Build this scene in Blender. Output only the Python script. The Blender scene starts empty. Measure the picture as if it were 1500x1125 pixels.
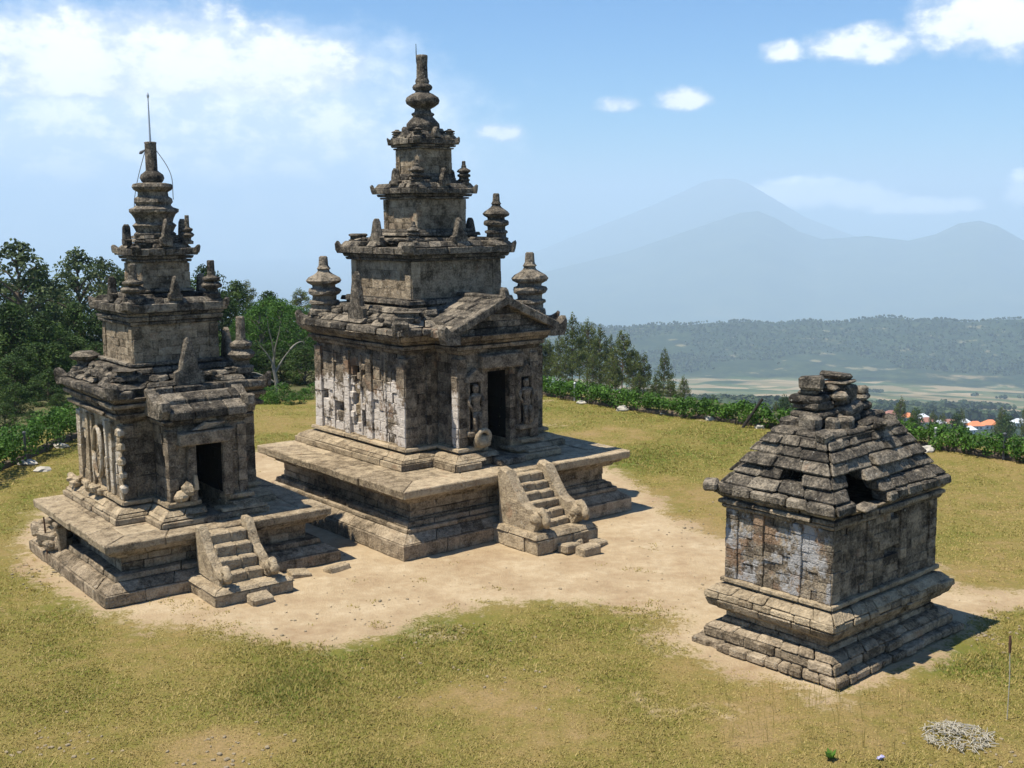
import bpy, bmesh, math, random
import numpy as np
from mathutils import Matrix, Vector
R = math.radians
SC = bpy.context.scene
COL = SC.collection

# ------------------------------------------------------------------ camera
F_PX, PITCH, ROLL, CAM_H = 1701.0, 0.1439, -0.0078, 5.946
cam_d = bpy.data.cameras.new('camera')
cam = bpy.data.objects.new('camera', cam_d)
COL.objects.link(cam)
cam_d.sensor_fit = 'HORIZONTAL'
cam_d.sensor_width = 36.0
cam_d.lens = F_PX / 1500.0 * 36.0
cam_d.clip_start = 0.1
cam_d.clip_end = 60000
cam.matrix_world = (Matrix.Translation((0, 0, CAM_H)) @ Matrix.Rotation(math.pi / 2 - PITCH, 4, 'X')
                    @ Matrix.Rotation(ROLL, 4, 'Z'))
SC.camera = cam


def ray(px, py):
    u, v = px - 750.0, py - 562.5
    c, s = math.cos(ROLL), math.sin(ROLL)
    u, v = u * c + v * s, -u * s + v * c
    x, y, z = u / F_PX, 1.0, -v / F_PX
    c, s = math.cos(PITCH), math.sin(PITCH)
    return Vector((x, y * c + z * s, -y * s + z * c))


def on_ground(px, py, z=0.0):
    d = ray(px, py)
    t = (z - CAM_H) / d.z
    return Vector((d.x * t, d.y * t, z))


def at_dist(px, py, dist):
    d = ray(px, py)
    t = dist / math.hypot(d.x, d.y)
    return Vector((d.x * t, d.y * t, CAM_H + d.z * t))


def azel(px, py):
    d = ray(px, py)
    return math.degrees(math.atan2(d.x, d.y)), math.degrees(math.atan2(d.z, math.hypot(d.x, d.y)))


# ------------------------------------------------------------------ render / colour
SC.view_settings.view_transform = 'Standard'
SC.view_settings.look = 'None'
SC.view_settings.gamma = 1.0
SC.view_settings.exposure = 0.70
SC.cycles.use_denoising = True
SC.cycles.max_bounces = 6
SC.cycles.diffuse_bounces = 2
SC.cycles.transparent_max_bounces = 8
SC.cycles.volume_bounces = 2
SC.cycles.sample_clamp_indirect = 6

# ------------------------------------------------------------------ sun + sky
SUN_EL, SUN_AZ = 66.0, -108.0          # azimuth clockwise from +Y
sd = bpy.data.lights.new('sun', 'SUN')
sd.energy = 5.0
sd.angle = R(0.53)
sd.color = (1.0, 0.925, 0.80)
sun = bpy.data.objects.new('sun', sd)
COL.objects.link(sun)
sdir = Vector((math.cos(R(SUN_EL)) * math.sin(R(SUN_AZ)), math.cos(R(SUN_EL)) * math.cos(R(SUN_AZ)), math.sin(R(SUN_EL))))
sun.rotation_euler = sdir.to_track_quat('Z', 'Y').to_euler()

W = bpy.data.worlds.new('World')
SC.world = W
W.use_nodes = True
SKY_STRENGTH = 0.10


class NT:
    """small helper to write node trees"""
    def __init__(s, nt):
        s.nt = nt
        nt.nodes.clear()

    def n(s, typ, ins=None, **kw):
        nd = s.nt.nodes.new(typ)
        for k, v in kw.items():
            setattr(nd, k, v)
        for k, v in (ins or {}).items():
            s.put(nd, k, v)
        return nd

    def put(s, nd, k, v):
        sock = nd.inputs[k]
        if hasattr(v, 'default_value') or isinstance(v, bpy.types.NodeSocket):
            s.nt.links.new(v, sock)
        elif isinstance(v, bpy.types.Node):
            s.nt.links.new(v.outputs[0], sock)
        else:
            sock.default_value = v

    def m(s, op, a, b=None, c=None, clamp=False):
        nd = s.nt.nodes.new('ShaderNodeMath')
        nd.operation = op
        nd.use_clamp = clamp
        for i, v in enumerate((a, b, c)):
            if v is not None:
                s.put(nd, i, v)
        return nd.outputs[0]

    def noise(s, vec, scale, detail=4, rough=0.55, out=0, dist=0.0):
        nd = s.n('ShaderNodeTexNoise', {'Scale': scale, 'Detail': detail, 'Roughness': rough, 'Distortion': dist})
        if vec is not None:
            s.put(nd, 'Vector', vec)
        return nd.outputs[out]

    def smooth(s, v, a, b, lo=0.0, hi=1.0):
        nd = s.nt.nodes.new('ShaderNodeMapRange')
        nd.interpolation_type = 'SMOOTHSTEP'
        s.put(nd, 0, v)
        for i, q in zip((1, 2, 3, 4), (a, b, lo, hi)):
            nd.inputs[i].default_value = q
        return nd.outputs[0]

    def mix(s, f, a, b, mode='MIX'):
        nd = s.nt.nodes.new('ShaderNodeMix')
        nd.data_type = 'RGBA'
        nd.blend_type = mode
        nd.clamp_factor = True
        for k, v in ((0, f), (6, a), (7, b)):
            if isinstance(v, tuple) and len(v) == 3:
                v = (*v, 1)
            s.put(nd, k, v)
        return nd.outputs[2]

    def ramp(s, f, pts):
        nd = s.nt.nodes.new('ShaderNodeValToRGB')
        el = nd.color_ramp.elements
        while len(el) > 1:
            el.remove(el[-1])
        for i, (p, c) in enumerate(pts):
            e = el[0] if i == 0 else el.new(p)
            e.position = p
            e.color = (*c, 1)
        s.put(nd, 0, f)
        return nd.outputs[0]


def build_world():
    t = NT(W.node_tree)
    sky = t.n('ShaderNodeTexSky', sky_type='NISHITA', sun_disc=False)
    sky.sun_elevation = R(SUN_EL)
    sky.sun_rotation = R(SUN_AZ)
    sky.altitude = 1200
    sky.air_density = 1.25
    sky.dust_density = 0.25
    sky.ozone_density = 2.0
    tc = t.n('ShaderNodeTexCoord')
    g = tc.outputs['Generated']
    sep = t.n('ShaderNodeSeparateXYZ', {0: g})
    x, y, z = sep.outputs
    az = t.m('MULTIPLY', t.m('ARCTAN2', x, y), 180 / math.pi)
    el = t.m('MULTIPLY', t.m('ARCSINE', z), 180 / math.pi)
    p = t.n('ShaderNodeCombineXYZ', {0: az, 1: t.m('MULTIPLY', el, 1.5), 2: 0.0}).outputs[0]
    n1 = t.noise(p, 0.42, 7, 0.55)
    n2 = t.noise(p, 0.16, 5, 0.5)
    # heaped clouds: centre px, half-size px, in directions of the sky
    blobs = [(60, 85, 125, 68), (165, 88, 125, 64), (275, 85, 120, 74), (390, 94, 108, 62), (470, 98, 68, 44),
             (110, 125, 130, 26), (20, 60, 60, 40),
             (1144, 78, 34, 17), (1232, 68, 48, 24), (1285, 66, 62, 32), (1415, 35, 80, 48), (1480, 30, 90, 62),
             (908, 153, 34, 14), (1000, 147, 42, 18), (732, 196, 36, 15),
             (1110, 285, 50, 15), (1180, 284, 75, 24), (1250, 290, 70, 22), (1330, 303, 70, 14), (1498, 280, 26, 26),
             (1412, 300, 26, 12)]
    den = None
    for cx, cy, rx, ry in blobs:
        a, e = azel(cx, cy)
        ra = rx / F_PX * 57.3
        re = ry / F_PX * 57.3
        da = t.m('POWER', t.m('ABSOLUTE', t.m('DIVIDE', t.m('SUBTRACT', az, a), ra)), 2.0)
        de = t.m('DIVIDE', t.m('SUBTRACT', el, e), re)
        # flatter undersides
        de = t.m('MAXIMUM', de, t.m('MULTIPLY', de, -1.25))
        de = t.m('POWER', de, 2.0)
        v = t.m('SUBTRACT', 1.0, t.m('ADD', da, de))
        den = v if den is None else t.n('ShaderNodeMath', {0: den, 1: v, 2: 0.35}, operation='SMOOTH_MAX').outputs[0]
    puff = t.m('ADD', t.m('MAXIMUM', den, -2.0), t.m('MULTIPLY', t.m('SUBTRACT', n1, 0.5), 2.3))
    puff = t.m('ADD', puff, t.m('MULTIPLY', t.m('SUBTRACT', t.noise(p, 1.3, 5, 0.6), 0.5), 1.5))
    heap = t.smooth(puff, -0.45, 0.95)
    # far from the heaps no cloud; elsewhere in the sky broken fair-weather cloud
    vaz, vel = azel(250, 225)
    va = t.m('POWER', t.m('DIVIDE', t.m('SUBTRACT', az, vaz), 14.5), 2.0)
    ve = t.m('POWER', t.m('DIVIDE', t.m('SUBTRACT', el, vel), 6.0), 2.0)
    veil = t.m('SUBTRACT', 1.0, t.m('ADD', va, ve))
    veil = t.m('ADD', veil, t.m('MULTIPLY', t.m('SUBTRACT', t.noise(p, 0.3, 6, 0.6), 0.5), 2.2))
    veil = t.smooth(veil, -0.6, 0.9, 0.0, 0.9)
    out = t.m('GREATER_THAN', t.m('ABSOLUTE', az), 34.0)
    rest = t.m('MULTIPLY', t.smooth(n2, 0.58, 0.70), t.m('MULTIPLY', out, t.smooth(el, 3.0, 12.0)))
    # colours as display radiance / strength
    k = 1.0 / SKY_STRENGTH
    shade = t.m('ADD', t.m('MULTIPLY', n1, 0.5), t.m('MULTIPLY', heap, 0.45))
    white = t.mix(t.smooth(shade, 0.42, 0.76), (0.52 * k, 0.57 * k, 0.65 * k), (0.88 * k, 0.87 * k, 0.86 * k))
    blue = t.mix(1.0, sky.outputs[0], (0.25, 0.54, 0.84), 'MULTIPLY')
    vcol = t.mix(t.smooth(t.noise(p, 0.5, 6, 0.6), 0.42, 0.62), (0.58 * k, 0.66 * k, 0.76 * k), (0.95 * k, 0.94 * k, 0.93 * k))
    zz = t.mix(veil, blue, vcol)
    # sunlit cloud low over the mountains is seen through far more air
    white = t.mix(t.smooth(el, 1.5, 3.5, 1.0, 0.0), white, (3.6 * k, 3.3 * k, 3.0 * k))
    c = t.mix(t.m('MAXIMUM', t.m('MULTIPLY', heap, 0.96), rest), zz, white)
    bg = t.n('ShaderNodeBackground', {'Color': c, 'Strength': SKY_STRENGTH})
    o = t.n('ShaderNodeOutputWorld')
    t.nt.links.new(bg.outputs[0], o.inputs['Surface'])


build_world()

# ------------------------------------------------------------------ materials


def new_mat(name):
    m = bpy.data.materials.new(name)
    m.use_nodes = True
    return m, NT(m.node_tree)


def finish(t, col, rough=0.9, bump=None, bstr=0.5, bdist=0.02, spec=0.25):
    b = t.n('ShaderNodeBsdfPrincipled', {'Base Color': col, 'Roughness': rough, 'Specular IOR Level': spec})
    if bump is not None:
        bp = t.n('ShaderNodeBump', {'Height': bump, 'Strength': bstr, 'Distance': bdist})
        t.nt.links.new(bp.outputs[0], b.inputs['Normal'])
    o = t.n('ShaderNodeOutputMaterial')
    t.nt.links.new(b.outputs[0], o.inputs['Surface'])
    return b


def stone_mat(name, cols, lichen=0.0, lcol=(0.62, 0.58, 0.53), red=0.0, dark=0.5, lscale=1.3, spots=0.5, zcut=None, dcol=(0.026, 0.024, 0.021)):
    """weathered andesite: per-stone tone, black crust, pale lichen, rusty patches"""
    m, t = new_mat(name)
    tc = t.n('ShaderNodeTexCoord').outputs['Object']
    tone = t.n('ShaderNodeAttribute', attribute_name='tone').outputs['Fac']
    n_big = t.noise(tc, 1.1, 5, 0.6)
    n_mid = t.noise(tc, 5.5, 6, 0.62)
    n_fin = t.noise(tc, 32, 5, 0.6)
    f = t.m('ADD', t.m('MULTIPLY', tone, 0.5), t.m('MULTIPLY', n_mid, 1.35))
    f = t.m('ADD', t.m('SUBTRACT', f, 0.42), t.m('MULTIPLY', t.m('SUBTRACT', n_fin, 0.5), 1.1))
    col = t.ramp(f, [(0.2, cols[0]), (0.5, cols[1]), (0.85, cols[2])])
    if red > 0:
        r = t.smooth(t.m('ADD', t.noise(tc, 2.3, 5, 0.6, dist=0.5), t.m('MULTIPLY', t.m('SUBTRACT', tone, 0.5), 0.16)), 0.66 - red * 0.16, 0.78 - red * 0.16)
        col = t.mix(t.m('MULTIPLY', r, 0.6), col, (0.29, 0.175, 0.105))
    d = t.smooth(t.m('ADD', t.m('MULTIPLY', n_big, 0.6), t.m('MULTIPLY', t.noise(tc, 9, 6, 0.7), 0.4)), 0.62 - 0.2 * dark, 0.74 - 0.2 * dark)
    col = t.mix(t.m('MULTIPLY', d, 0.8), col, dcol)
    if lichen > 0:
        l = t.m('ADD', t.m('MULTIPLY', t.noise(tc, lscale, 4, 0.55, dist=0.3), 0.47), t.m('MULTIPLY', t.noise(tc, 9, 6, 0.75), 0.43))
        l = t.m('ADD', l, t.m('MULTIPLY', t.m('SUBTRACT', tone, 0.3), 0.05))
        if zcut:
            zz = t.n('ShaderNodeSeparateXYZ', {0: tc}).outputs[2]
            l = t.m('SUBTRACT', l, t.m('MULTIPLY', t.smooth(t.m('ADD', zz, t.m('MULTIPLY', t.m('SUBTRACT', n_big, 0.5), 0.9)), *zcut), 0.16))
        l = t.smooth(l, 0.615 - 0.2 * lichen, 0.685 - 0.2 * lichen)
        col = t.mix(t.m('MULTIPLY', l, 0.88), col, lcol)
    # small pale spots of lichen everywhere
    sp = t.smooth(t.noise(tc, 17, 3, 0.5), 0.66, 0.72)
    col = t.mix(t.m('MULTIPLY', sp, spots), col, (0.42, 0.40, 0.34))
    h = t.m('ADD', t.m('MULTIPLY', n_fin, 0.5), t.m('MULTIPLY', n_mid, 1.0))
    h = t.m('ADD', h, t.m('MULTIPLY', t.noise(tc, 90, 3, 0.6), 0.2))
    finish(t, col, 0.95, h, 1.0, 0.07, 0.12)
    return m


S_BASE = [(0.055, 0.044, 0.033), (0.185, 0.150, 0.108), (0.40, 0.325, 0.23)]
S_DARK = [(0.030, 0.027, 0.023), (0.115, 0.099, 0.077), (0.33, 0.28, 0.21)]
S_SAND = [(0.15, 0.115, 0.074), (0.33, 0.262, 0.172), (0.50, 0.40, 0.265)]
M = {
    'base': stone_mat('stone_weathered', S_BASE, lichen=0.0, red=0.15, dark=0.35),
    'ledge': stone_mat('stone_sandy', S_SAND, lichen=0.0, red=0.2, dark=0.12),  # paler, warmer stone for slabs, steps and pedestals
    'roof': stone_mat('stone_roof', S_DARK, lichen=0.12, lcol=(0.38, 0.355, 0.31), red=0.1, dark=0.47),
    'wall': stone_mat('stone_lichen_wall', S_BASE, lichen=1.12, lcol=(0.68, 0.62, 0.55), red=0.85, dark=0.34, zcut=(2.55, 2.95), lscale=2.0),
    'wall_left': stone_mat('stone_pale_wall', S_SAND, lichen=0.75, lcol=(0.56, 0.50, 0.41), red=0.2, dark=0.33),
    'wall_right': stone_mat('stone_grey_wall', S_BASE, lichen=0.85, lcol=(0.39, 0.385, 0.38), red=0.95, dark=0.34, lscale=1.7),
    'front': stone_mat('stone_front_wall', S_BASE, lichen=0.12, red=0.3, dark=0.46),
    'plinth': stone_mat('stone_plinth', [(0.09, 0.07, 0.046), (0.26, 0.205, 0.138), (0.46, 0.372, 0.258)], red=0.15, dark=0.38),
    'core': stone_mat('stone_shade_black', [(0.02, 0.018, 0.016)] * 3, dark=0.2, spots=0.0),  # near-black colour stands in for shade inside doorways and niches
    'finial': stone_mat('stone_finial', S_DARK, lichen=0.15, lcol=(0.40, 0.38, 0.30), dark=0.3),
}


def flat_mat(name, col, rough=0.7, metal=0.0, var=0.25, scale=8.0):
    m, t = new_mat(name)
    tc = t.n('ShaderNodeTexCoord').outputs['Object']
    n = t.noise(tc, scale, 4, 0.6)
    c = t.mix(n, tuple(v * (1 - var) for v in col), tuple(min(1, v * (1 + var)) for v in col))
    b = finish(t, c, rough, n, 0.25, 0.02)
    b.inputs['Metallic'].default_value = metal
    return m


def leaf_mat(name, c0, c1, c2, trans=0.3):
    m, t = new_mat(name)
    tone = t.n('ShaderNodeAttribute', attribute_name='tone').outputs['Fac']
    oi = t.n('ShaderNodeObjectInfo').outputs['Random']
    f = t.m('ADD', tone, t.m('MULTIPLY', t.m('SUBTRACT', oi, 0.5), 0.3))
    col = t.ramp(f, [(0.1, c0), (0.5, c1), (0.95, c2)])
    d = t.n('ShaderNodeBsdfPrincipled', {'Base Color': col, 'Roughness': 0.65, 'Specular IOR Level': 0.2})
    tr = t.n('ShaderNodeBsdfTranslucent', {'Color': col})
    mx = t.n('ShaderNodeMixShader', {0: trans})
    t.nt.links.new(d.outputs[0], mx.inputs[1])
    t.nt.links.new(tr.outputs[0], mx.inputs[2])
    o = t.n('ShaderNodeOutputMaterial')
    t.nt.links.new(mx.outputs[0], o.inputs['Surface'])
    return m


M['leaf_dark'] = leaf_mat('foliage_dark', (0.02, 0.04, 0.01), (0.042, 0.082, 0.017), (0.09, 0.145, 0.03))
M['leaf_bright'] = leaf_mat('foliage_bright', (0.03, 0.075, 0.012), (0.06, 0.14, 0.02), (0.10, 0.195, 0.03))
M['leaf_grey'] = leaf_mat('foliage_greygreen', (0.04, 0.06, 0.025), (0.075, 0.11, 0.04), (0.12, 0.15, 0.06))
M['leaf_pine'] = leaf_mat('foliage_pine', (0.045, 0.065, 0.018), (0.095, 0.122, 0.03), (0.16, 0.19, 0.05), 0.4)
M['leaf_hedge'] = leaf_mat('foliage_hedge', (0.03, 0.075, 0.012), (0.06, 0.14, 0.018), (0.11, 0.22, 0.03))
M['leaf_far'] = leaf_mat('foliage_far', (0.03, 0.05, 0.022), (0.055, 0.085, 0.034), (0.095, 0.125, 0.05), 0.2)
M['grass'] = leaf_mat('grass_blades', (0.12, 0.15, 0.025), (0.26, 0.218, 0.058), (0.43, 0.335, 0.125), 0.35)
M['bark'] = flat_mat('bark', (0.11, 0.085, 0.06), 0.9, 0, 0.4, 12)
M['bark_pale'] = flat_mat('bark_pale', (0.20, 0.185, 0.15), 0.85, 0, 0.3, 8)
M['metal'] = flat_mat('galvanised_metal', (0.45, 0.46, 0.47), 0.45, 0.6, 0.1)
M['wire'] = flat_mat('dark_wire', (0.09, 0.095, 0.10), 0.6, 0.2, 0.2)
M['rust'] = flat_mat('rusty_iron', (0.10, 0.055, 0.035), 0.85, 0.2, 0.4)
M['timber'] = flat_mat('dark_timber', (0.03, 0.026, 0.022), 0.85, 0, 0.3)
M['gravel'] = flat_mat('gravel', (0.24, 0.195, 0.125), 0.95, 0, 0.25, 6)
M['rock'] = flat_mat('pale_rock', (0.42, 0.39, 0.33), 0.95, 0, 0.25, 6)
M['twig'] = flat_mat('dead_twig', (0.36, 0.33, 0.26), 0.9, 0, 0.35, 10)
M['plaster'] = flat_mat('white_plaster', (0.72, 0.71, 0.68), 0.85, 0, 0.06)
M['tile_orange'] = flat_mat('orange_tiles', (0.62, 0.21, 0.085), 0.8, 0, 0.2, 2)
M['tile_brown'] = flat_mat('brown_tiles', (0.28, 0.13, 0.09), 0.85, 0, 0.25, 2)
M['tin'] = flat_mat('pale_tin_roof', (0.60, 0.64, 0.68), 0.6, 0, 0.1, 2)
M['glass_dark'] = flat_mat('dark_opening', (0.03, 0.03, 0.035), 0.3, 0, 0.1)
M['violet'] = flat_mat('bluish_plastic', (0.33, 0.32, 0.50), 0.5, 0, 0.1)

# ------------------------------------------------------------------ mesh builder
_CV, _CF = None, None


def _cham_topo():
    faces = []
    vid = lambda c, a: c * 3 + a
    corner = lambda b: b[0] + 2 * b[1] + 4 * b[2]
    def pos(c, a):
        b = [(c >> i) & 1 for i in range(3)]
        return [b[i] if i == a else (0.2 + 0.6 * b[i]) for i in range(3)]
    for a in range(3):
        o = [i for i in range(3) if i != a]
        for s in (0, 1):
            q = []
            for p_, r_ in ((0, 0), (1, 0), (1, 1), (0, 1)):
                b = [0, 0, 0]; b[a] = s; b[o[0]] = p_; b[o[1]] = r_
                q.append(vid(corner(b), a))
            faces.append(q)
        for p_ in (0, 1):
            for r_ in (0, 1):
                b = [0, 0, 0]; b[o[0]] = p_; b[o[1]] = r_
                c0 = corner(b); b[a] = 1; c1 = corner(b)
                faces.append([vid(c0, o[0]), vid(c1, o[0]), vid(c1, o[1]), vid(c0, o[1])])
    for c in range(8):
        faces.append([vid(c, 0), vid(c, 1), vid(c, 2)])
    out = []
    for f in faces:
        P = np.array([pos(i // 3, i % 3) for i in f])
        nrm = np.cross(P[1] - P[0], P[2] - P[0])
        if nrm @ (P.mean(0) - 0.5) < 0:
            f = f[::-1]
        out.append(f)
    return out


CH_F = _cham_topo()


class MB:
    def __init__(s, seed=1):
        s.v, s.f, s.t = [], [], []
        s.rng = random.Random(seed)

    def add(s, verts, faces, tone=0.5):
        o = len(s.v)
        s.v.extend([tuple(map(float, p)) for p in verts])
        s.f.extend([[i + o for i in f] for f in faces])
        s.t.extend([tone] * len(faces))

    def hexa(s, p8, b=0.012, tone=None):
        p = np.array(p8, float)
        det = np.dot(np.cross(p[1] - p[0], p[2] - p[0]), p[4] - p[0])
        if det < 0:
            p = p[[1, 0, 3, 2, 5, 4, 7, 6]]
        lu = max(1e-4, np.linalg.norm(p[1] - p[0])); lv = max(1e-4, np.linalg.norm(p[2] - p[0])); lw = max(1e-4, np.linalg.norm(p[4] - p[0]))
        e = [min(0.42, b / l) for l in (lu, lv, lw)]
        vs = []
        for c in range(8):
            bits = [(c >> i) & 1 for i in range(3)]
            for a in range(3):
                q = [bits[i] if i == a else (1 - e[i] if bits[i] else e[i]) for i in range(3)]
                u, v, w = q
                vs.append((1 - w) * ((1 - v) * ((1 - u) * p[0] + u * p[1]) + v * ((1 - u) * p[2] + u * p[3]))
                          + w * ((1 - v) * ((1 - u) * p[4] + u * p[5]) + v * ((1 - u) * p[6] + u * p[7])))
        if tone is None:
            tone = min(1, max(0, s.rng.gauss(0.5, 0.2)))
        s.add(vs, CH_F, tone)

    def block(s, c, size, rz=0.0, jit=0.0, b=0.012, tone=None, tilt=(0, 0), taper=1.0):
        r = s.rng
        p = []
        mtx = Matrix.Rotation(rz, 3, 'Z') @ Matrix.Rotation(tilt[0], 3, 'X') @ Matrix.Rotation(tilt[1], 3, 'Y')
        for i in range(8):
            k = taper if i & 4 else 1.0
            q = Vector((((i & 1) - 0.5) * size[0] * k, (((i >> 1) & 1) - 0.5) * size[1] * k, ((i >> 2) - 0.5) * size[2]))
            q += Vector((r.uniform(-jit, jit), r.uniform(-jit, jit), r.uniform(-jit, jit)))
            p.append(tuple(mtx @ q + Vector(c)))
        s.hexa(p, b, tone)

    def course(s, poly, z0, z1, o0, o1=None, L=0.45, dep=0.22, gap=0.007, jit=0.008, b=0.012, miss=0.0, skip=None, edges=None, zj=None):
        """one course of cut stones along a rectilinear footprint (CCW), outward offset o0 (bottom) .. o1 (top)"""
        if o1 is None:
            o1 = o0
        r = s.rng
        A, B, I0, I1 = offset(poly, o0), offset(poly, o1), offset(poly, o0 - dep), offset(poly, o1 - dep)
        n = len(poly)
        zj = jit * 0.6 if zj is None else zj
        for i in range(n):
            if edges is not None and i not in edges:
                continue
            j = (i + 1) % n
            ln = math.dist(A[i], A[j])
            k = max(1, int(round(ln / (L * r.uniform(0.85, 1.15)))))
            w = [r.uniform(0.65, 1.35) for _ in range(k)]
            sm = sum(w)
            t = 0
            for q in w:
                ta, tb = t, t + q / sm
                t = tb
                if miss and r.random() < miss:
                    continue
                g = gap / max(ln, 0.05) / 2
                ta2, tb2 = ta + (g if ta > 0 else 0), tb - (g if tb < 0.999 else 0)
                L2 = lambda P, u: (P[i][0] + (P[j][0] - P[i][0]) * u, P[i][1] + (P[j][1] - P[i][1]) * u)
                mid = L2(A, (ta + tb) / 2)
                if skip is not None and skip(mid[0], mid[1], (z0 + z1) / 2):
                    continue
                dx, dy = A[j][0] - A[i][0], A[j][1] - A[i][1]
                d = max(1e-6, math.hypot(dx, dy))
                nx, ny = dy / d, -dx / d
                ou = r.gauss(0, jit)
                oz = r.uniform(-zj, zj)
                P = []
                for (ou_p, in_p, z) in ((A, I0, z0 + gap * 0.4), (B, I1, z1 - gap * 0.4)):
                    for row in (ou_p, in_p):
                        for u in (ta2, tb2):
                            x, y = L2(row, u)
                            jj = jit * 0.5
                            e = ou + r.uniform(-jj, jj) if row is ou_p else 0
                            P.append((x + nx * e, y + ny * e, z + (oz if z > z0 + (z1 - z0) / 2 else 0) + r.uniform(-jj, jj) * 0.6))
                s.hexa(P, b)

    def prism(s, poly, z0, z1, tone=0.5):
        n = len(poly)
        vs = [(x, y, z0) for x, y in poly] + [(x, y, z1) for x, y in poly]
        fs = [list(range(n))[::-1], [n + i for i in range(n)]]
        fs += [[i, (i + 1) % n, n + (i + 1) % n, n + i] for i in range(n)]
        s.add(vs, fs, tone)

    def lathe(s, prof, c=(0, 0, 0), n=14, sq=0.0, rot=0.0, wob=0.0):
        """profile [(r,z)], sq>0 pulls the section towards a square"""
        r_ = s.rng
        vs, fs = [], []
        tn = min(1, max(0, r_.gauss(0.5, 0.15)))
        for (rad, z) in prof:
            for k in range(n):
                a = 2 * math.pi * k / n + rot
                m = 1.0 / max(abs(math.cos(a - rot)), abs(math.sin(a - rot)))
                q = rad * ((1 - sq) + sq * m) * (1 + r_.uniform(-wob, wob))
                vs.append((c[0] + q * math.cos(a), c[1] + q * math.sin(a), c[2] + z))
        for i in range(len(prof) - 1):
            for k in range(n):
                fs.append([i * n + k, i * n + (k + 1) % n, (i + 1) * n + (k + 1) % n, (i + 1) * n + k])
        fs.append(list(range(n))[::-1])
        fs.append([(len(prof) - 1) * n + k for k in range(n)])
        s.add(vs, fs, tn)

    def plate(s, prof, thick, pos, ang, bev=0.85, tone=None, jit=0.0):
        """pillowy plate: profile (u,z) in the vertical plane through direction ang, thickness across it"""
        r = s.rng
        prof = [(u + r.uniform(-jit, jit), z + r.uniform(-jit, jit)) for u, z in prof]
        n = len(prof)
        cu = sum(p[0] for p in prof) / n
        cz = sum(p[1] for p in prof) / n
        ca, sa = math.cos(ang), math.sin(ang)
        vs = []
        for off, k in ((-0.5, bev), (-0.3, 1.0), (0.3, 1.0), (0.5, bev)):
            for u, z in prof:
                uu, zz = cu + (u - cu) * k, cz + (z - cz) * k
                if z <= 0.001:
                    zz = z
                vs.append((pos[0] + ca * uu - sa * off * thick, pos[1] + sa * uu + ca * off * thick, pos[2] + zz))
        # orientation of the profile decides the winding
        area = sum(prof[i][0] * prof[(i + 1) % n][1] - prof[(i + 1) % n][0] * prof[i][1] for i in range(n))
        fs = [list(range(n)), [3 * n + i for i in range(n)][::-1]]
        for L in range(3):
            for i in range(n):
                j = (i + 1) % n
                fs.append([L * n + j, L * n + i, (L + 1) * n + i, (L + 1) * n + j])
        if area < 0:
            fs = [f[::-1] for f in fs]
        s.add(vs, fs, tone if tone is not None else min(1, max(0, r.gauss(0.55, 0.15))))

    def tube(s, pts, rad, n=6, tone=0.5):
        pts = [Vector(p) for p in pts]
        vs, fs = [], []
        for i, p in enumerate(pts):
            d = (pts[min(i + 1, len(pts) - 1)] - pts[max(i - 1, 0)]).normalized()
            a = d.orthogonal().normalized() if i == 0 else (a - d * a.dot(d)).normalized()
            b = d.cross(a)
            rr = rad[i] if isinstance(rad, (list, tuple)) else rad
            for k in range(n):
                t = 2 * math.pi * k / n
                vs.append(tuple(p + a * math.cos(t) * rr + b * math.sin(t) * rr))
        for i in range(len(pts) - 1):
            for k in range(n):
                fs.append([i * n + k, i * n + (k + 1) % n, (i + 1) * n + (k + 1) % n, (i + 1) * n + k])
        fs.append(list(range(n))[::-1])
        fs.append([(len(pts) - 1) * n + k for k in range(n)])
        s.add(vs, fs, tone)

    def rock(s, c, size, seed=0, sub=2, rough=0.22, tone=0.5):
        bm = bmesh.new()
        bmesh.ops.create_icosphere(bm, subdivisions=sub, radius=1)
        r = random.Random(seed)
        from mathutils import noise
        off = Vector((r.uniform(0, 50), r.uniform(0, 50), r.uniform(0, 50)))
        vs = []
        for v in bm.verts:
            k = 1 + rough * 2 * noise.noise(v.co * 1.3 + off)
            q = v.co * k
            q = Vector((q.x * size[0], q.y * size[1], max(-0.5, q.z) * size[2]))
            vs.append((c[0] + q.x, c[1] + q.y, c[2] + q.z))
        s.add(vs, [[v.index for v in f.verts] for f in bm.faces], tone)
        bm.free()

    def obj(s, name, mat, parent=None, smooth=False, loc=None):
        me = bpy.data.meshes.new(name)
        me.from_pydata(s.v, [], s.f)
        a = me.attributes.new('tone', 'FLOAT', 'FACE')
        a.data.foreach_set('value', np.array(s.t, np.float32))
        if smooth:
            me.polygons.foreach_set('use_smooth', np.ones(len(me.polygons), bool))
        me.materials.append(mat if not isinstance(mat, str) else M[mat])
        me.update()
        o = bpy.data.objects.new(name, me)
        COL.objects.link(o)
        if parent is not None:
            o.parent = parent
        if loc is not None:
            o.location = loc
        return o


def offset(poly, o):
    n = len(poly)
    out = []
    for i in range(n):
        p0, p1, p2 = poly[i - 1], poly[i], poly[(i + 1) % n]
        def nr(a, b):
            dx, dy = b[0] - a[0], b[1] - a[1]
            d = math.hypot(dx, dy)
            return dy / d, -dx / d
        a, b = nr(p0, p1), nr(p1, p2)
        if abs(a[0] * b[0] + a[1] * b[1]) > 0.99:
            out.append((p1[0] + a[0] * o, p1[1] + a[1] * o))
        else:
            out.append((p1[0] + (a[0] + b[0]) * o, p1[1] + (a[1] + b[1]) * o))
    return out


def rect(sx, sy=None, cx=0, cy=0):
    sy = sx if sy is None else sy
    return [(cx - sx, cy - sy), (cx + sx, cy - sy), (cx + sx, cy + sy), (cx - sx, cy + sy)]


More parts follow.
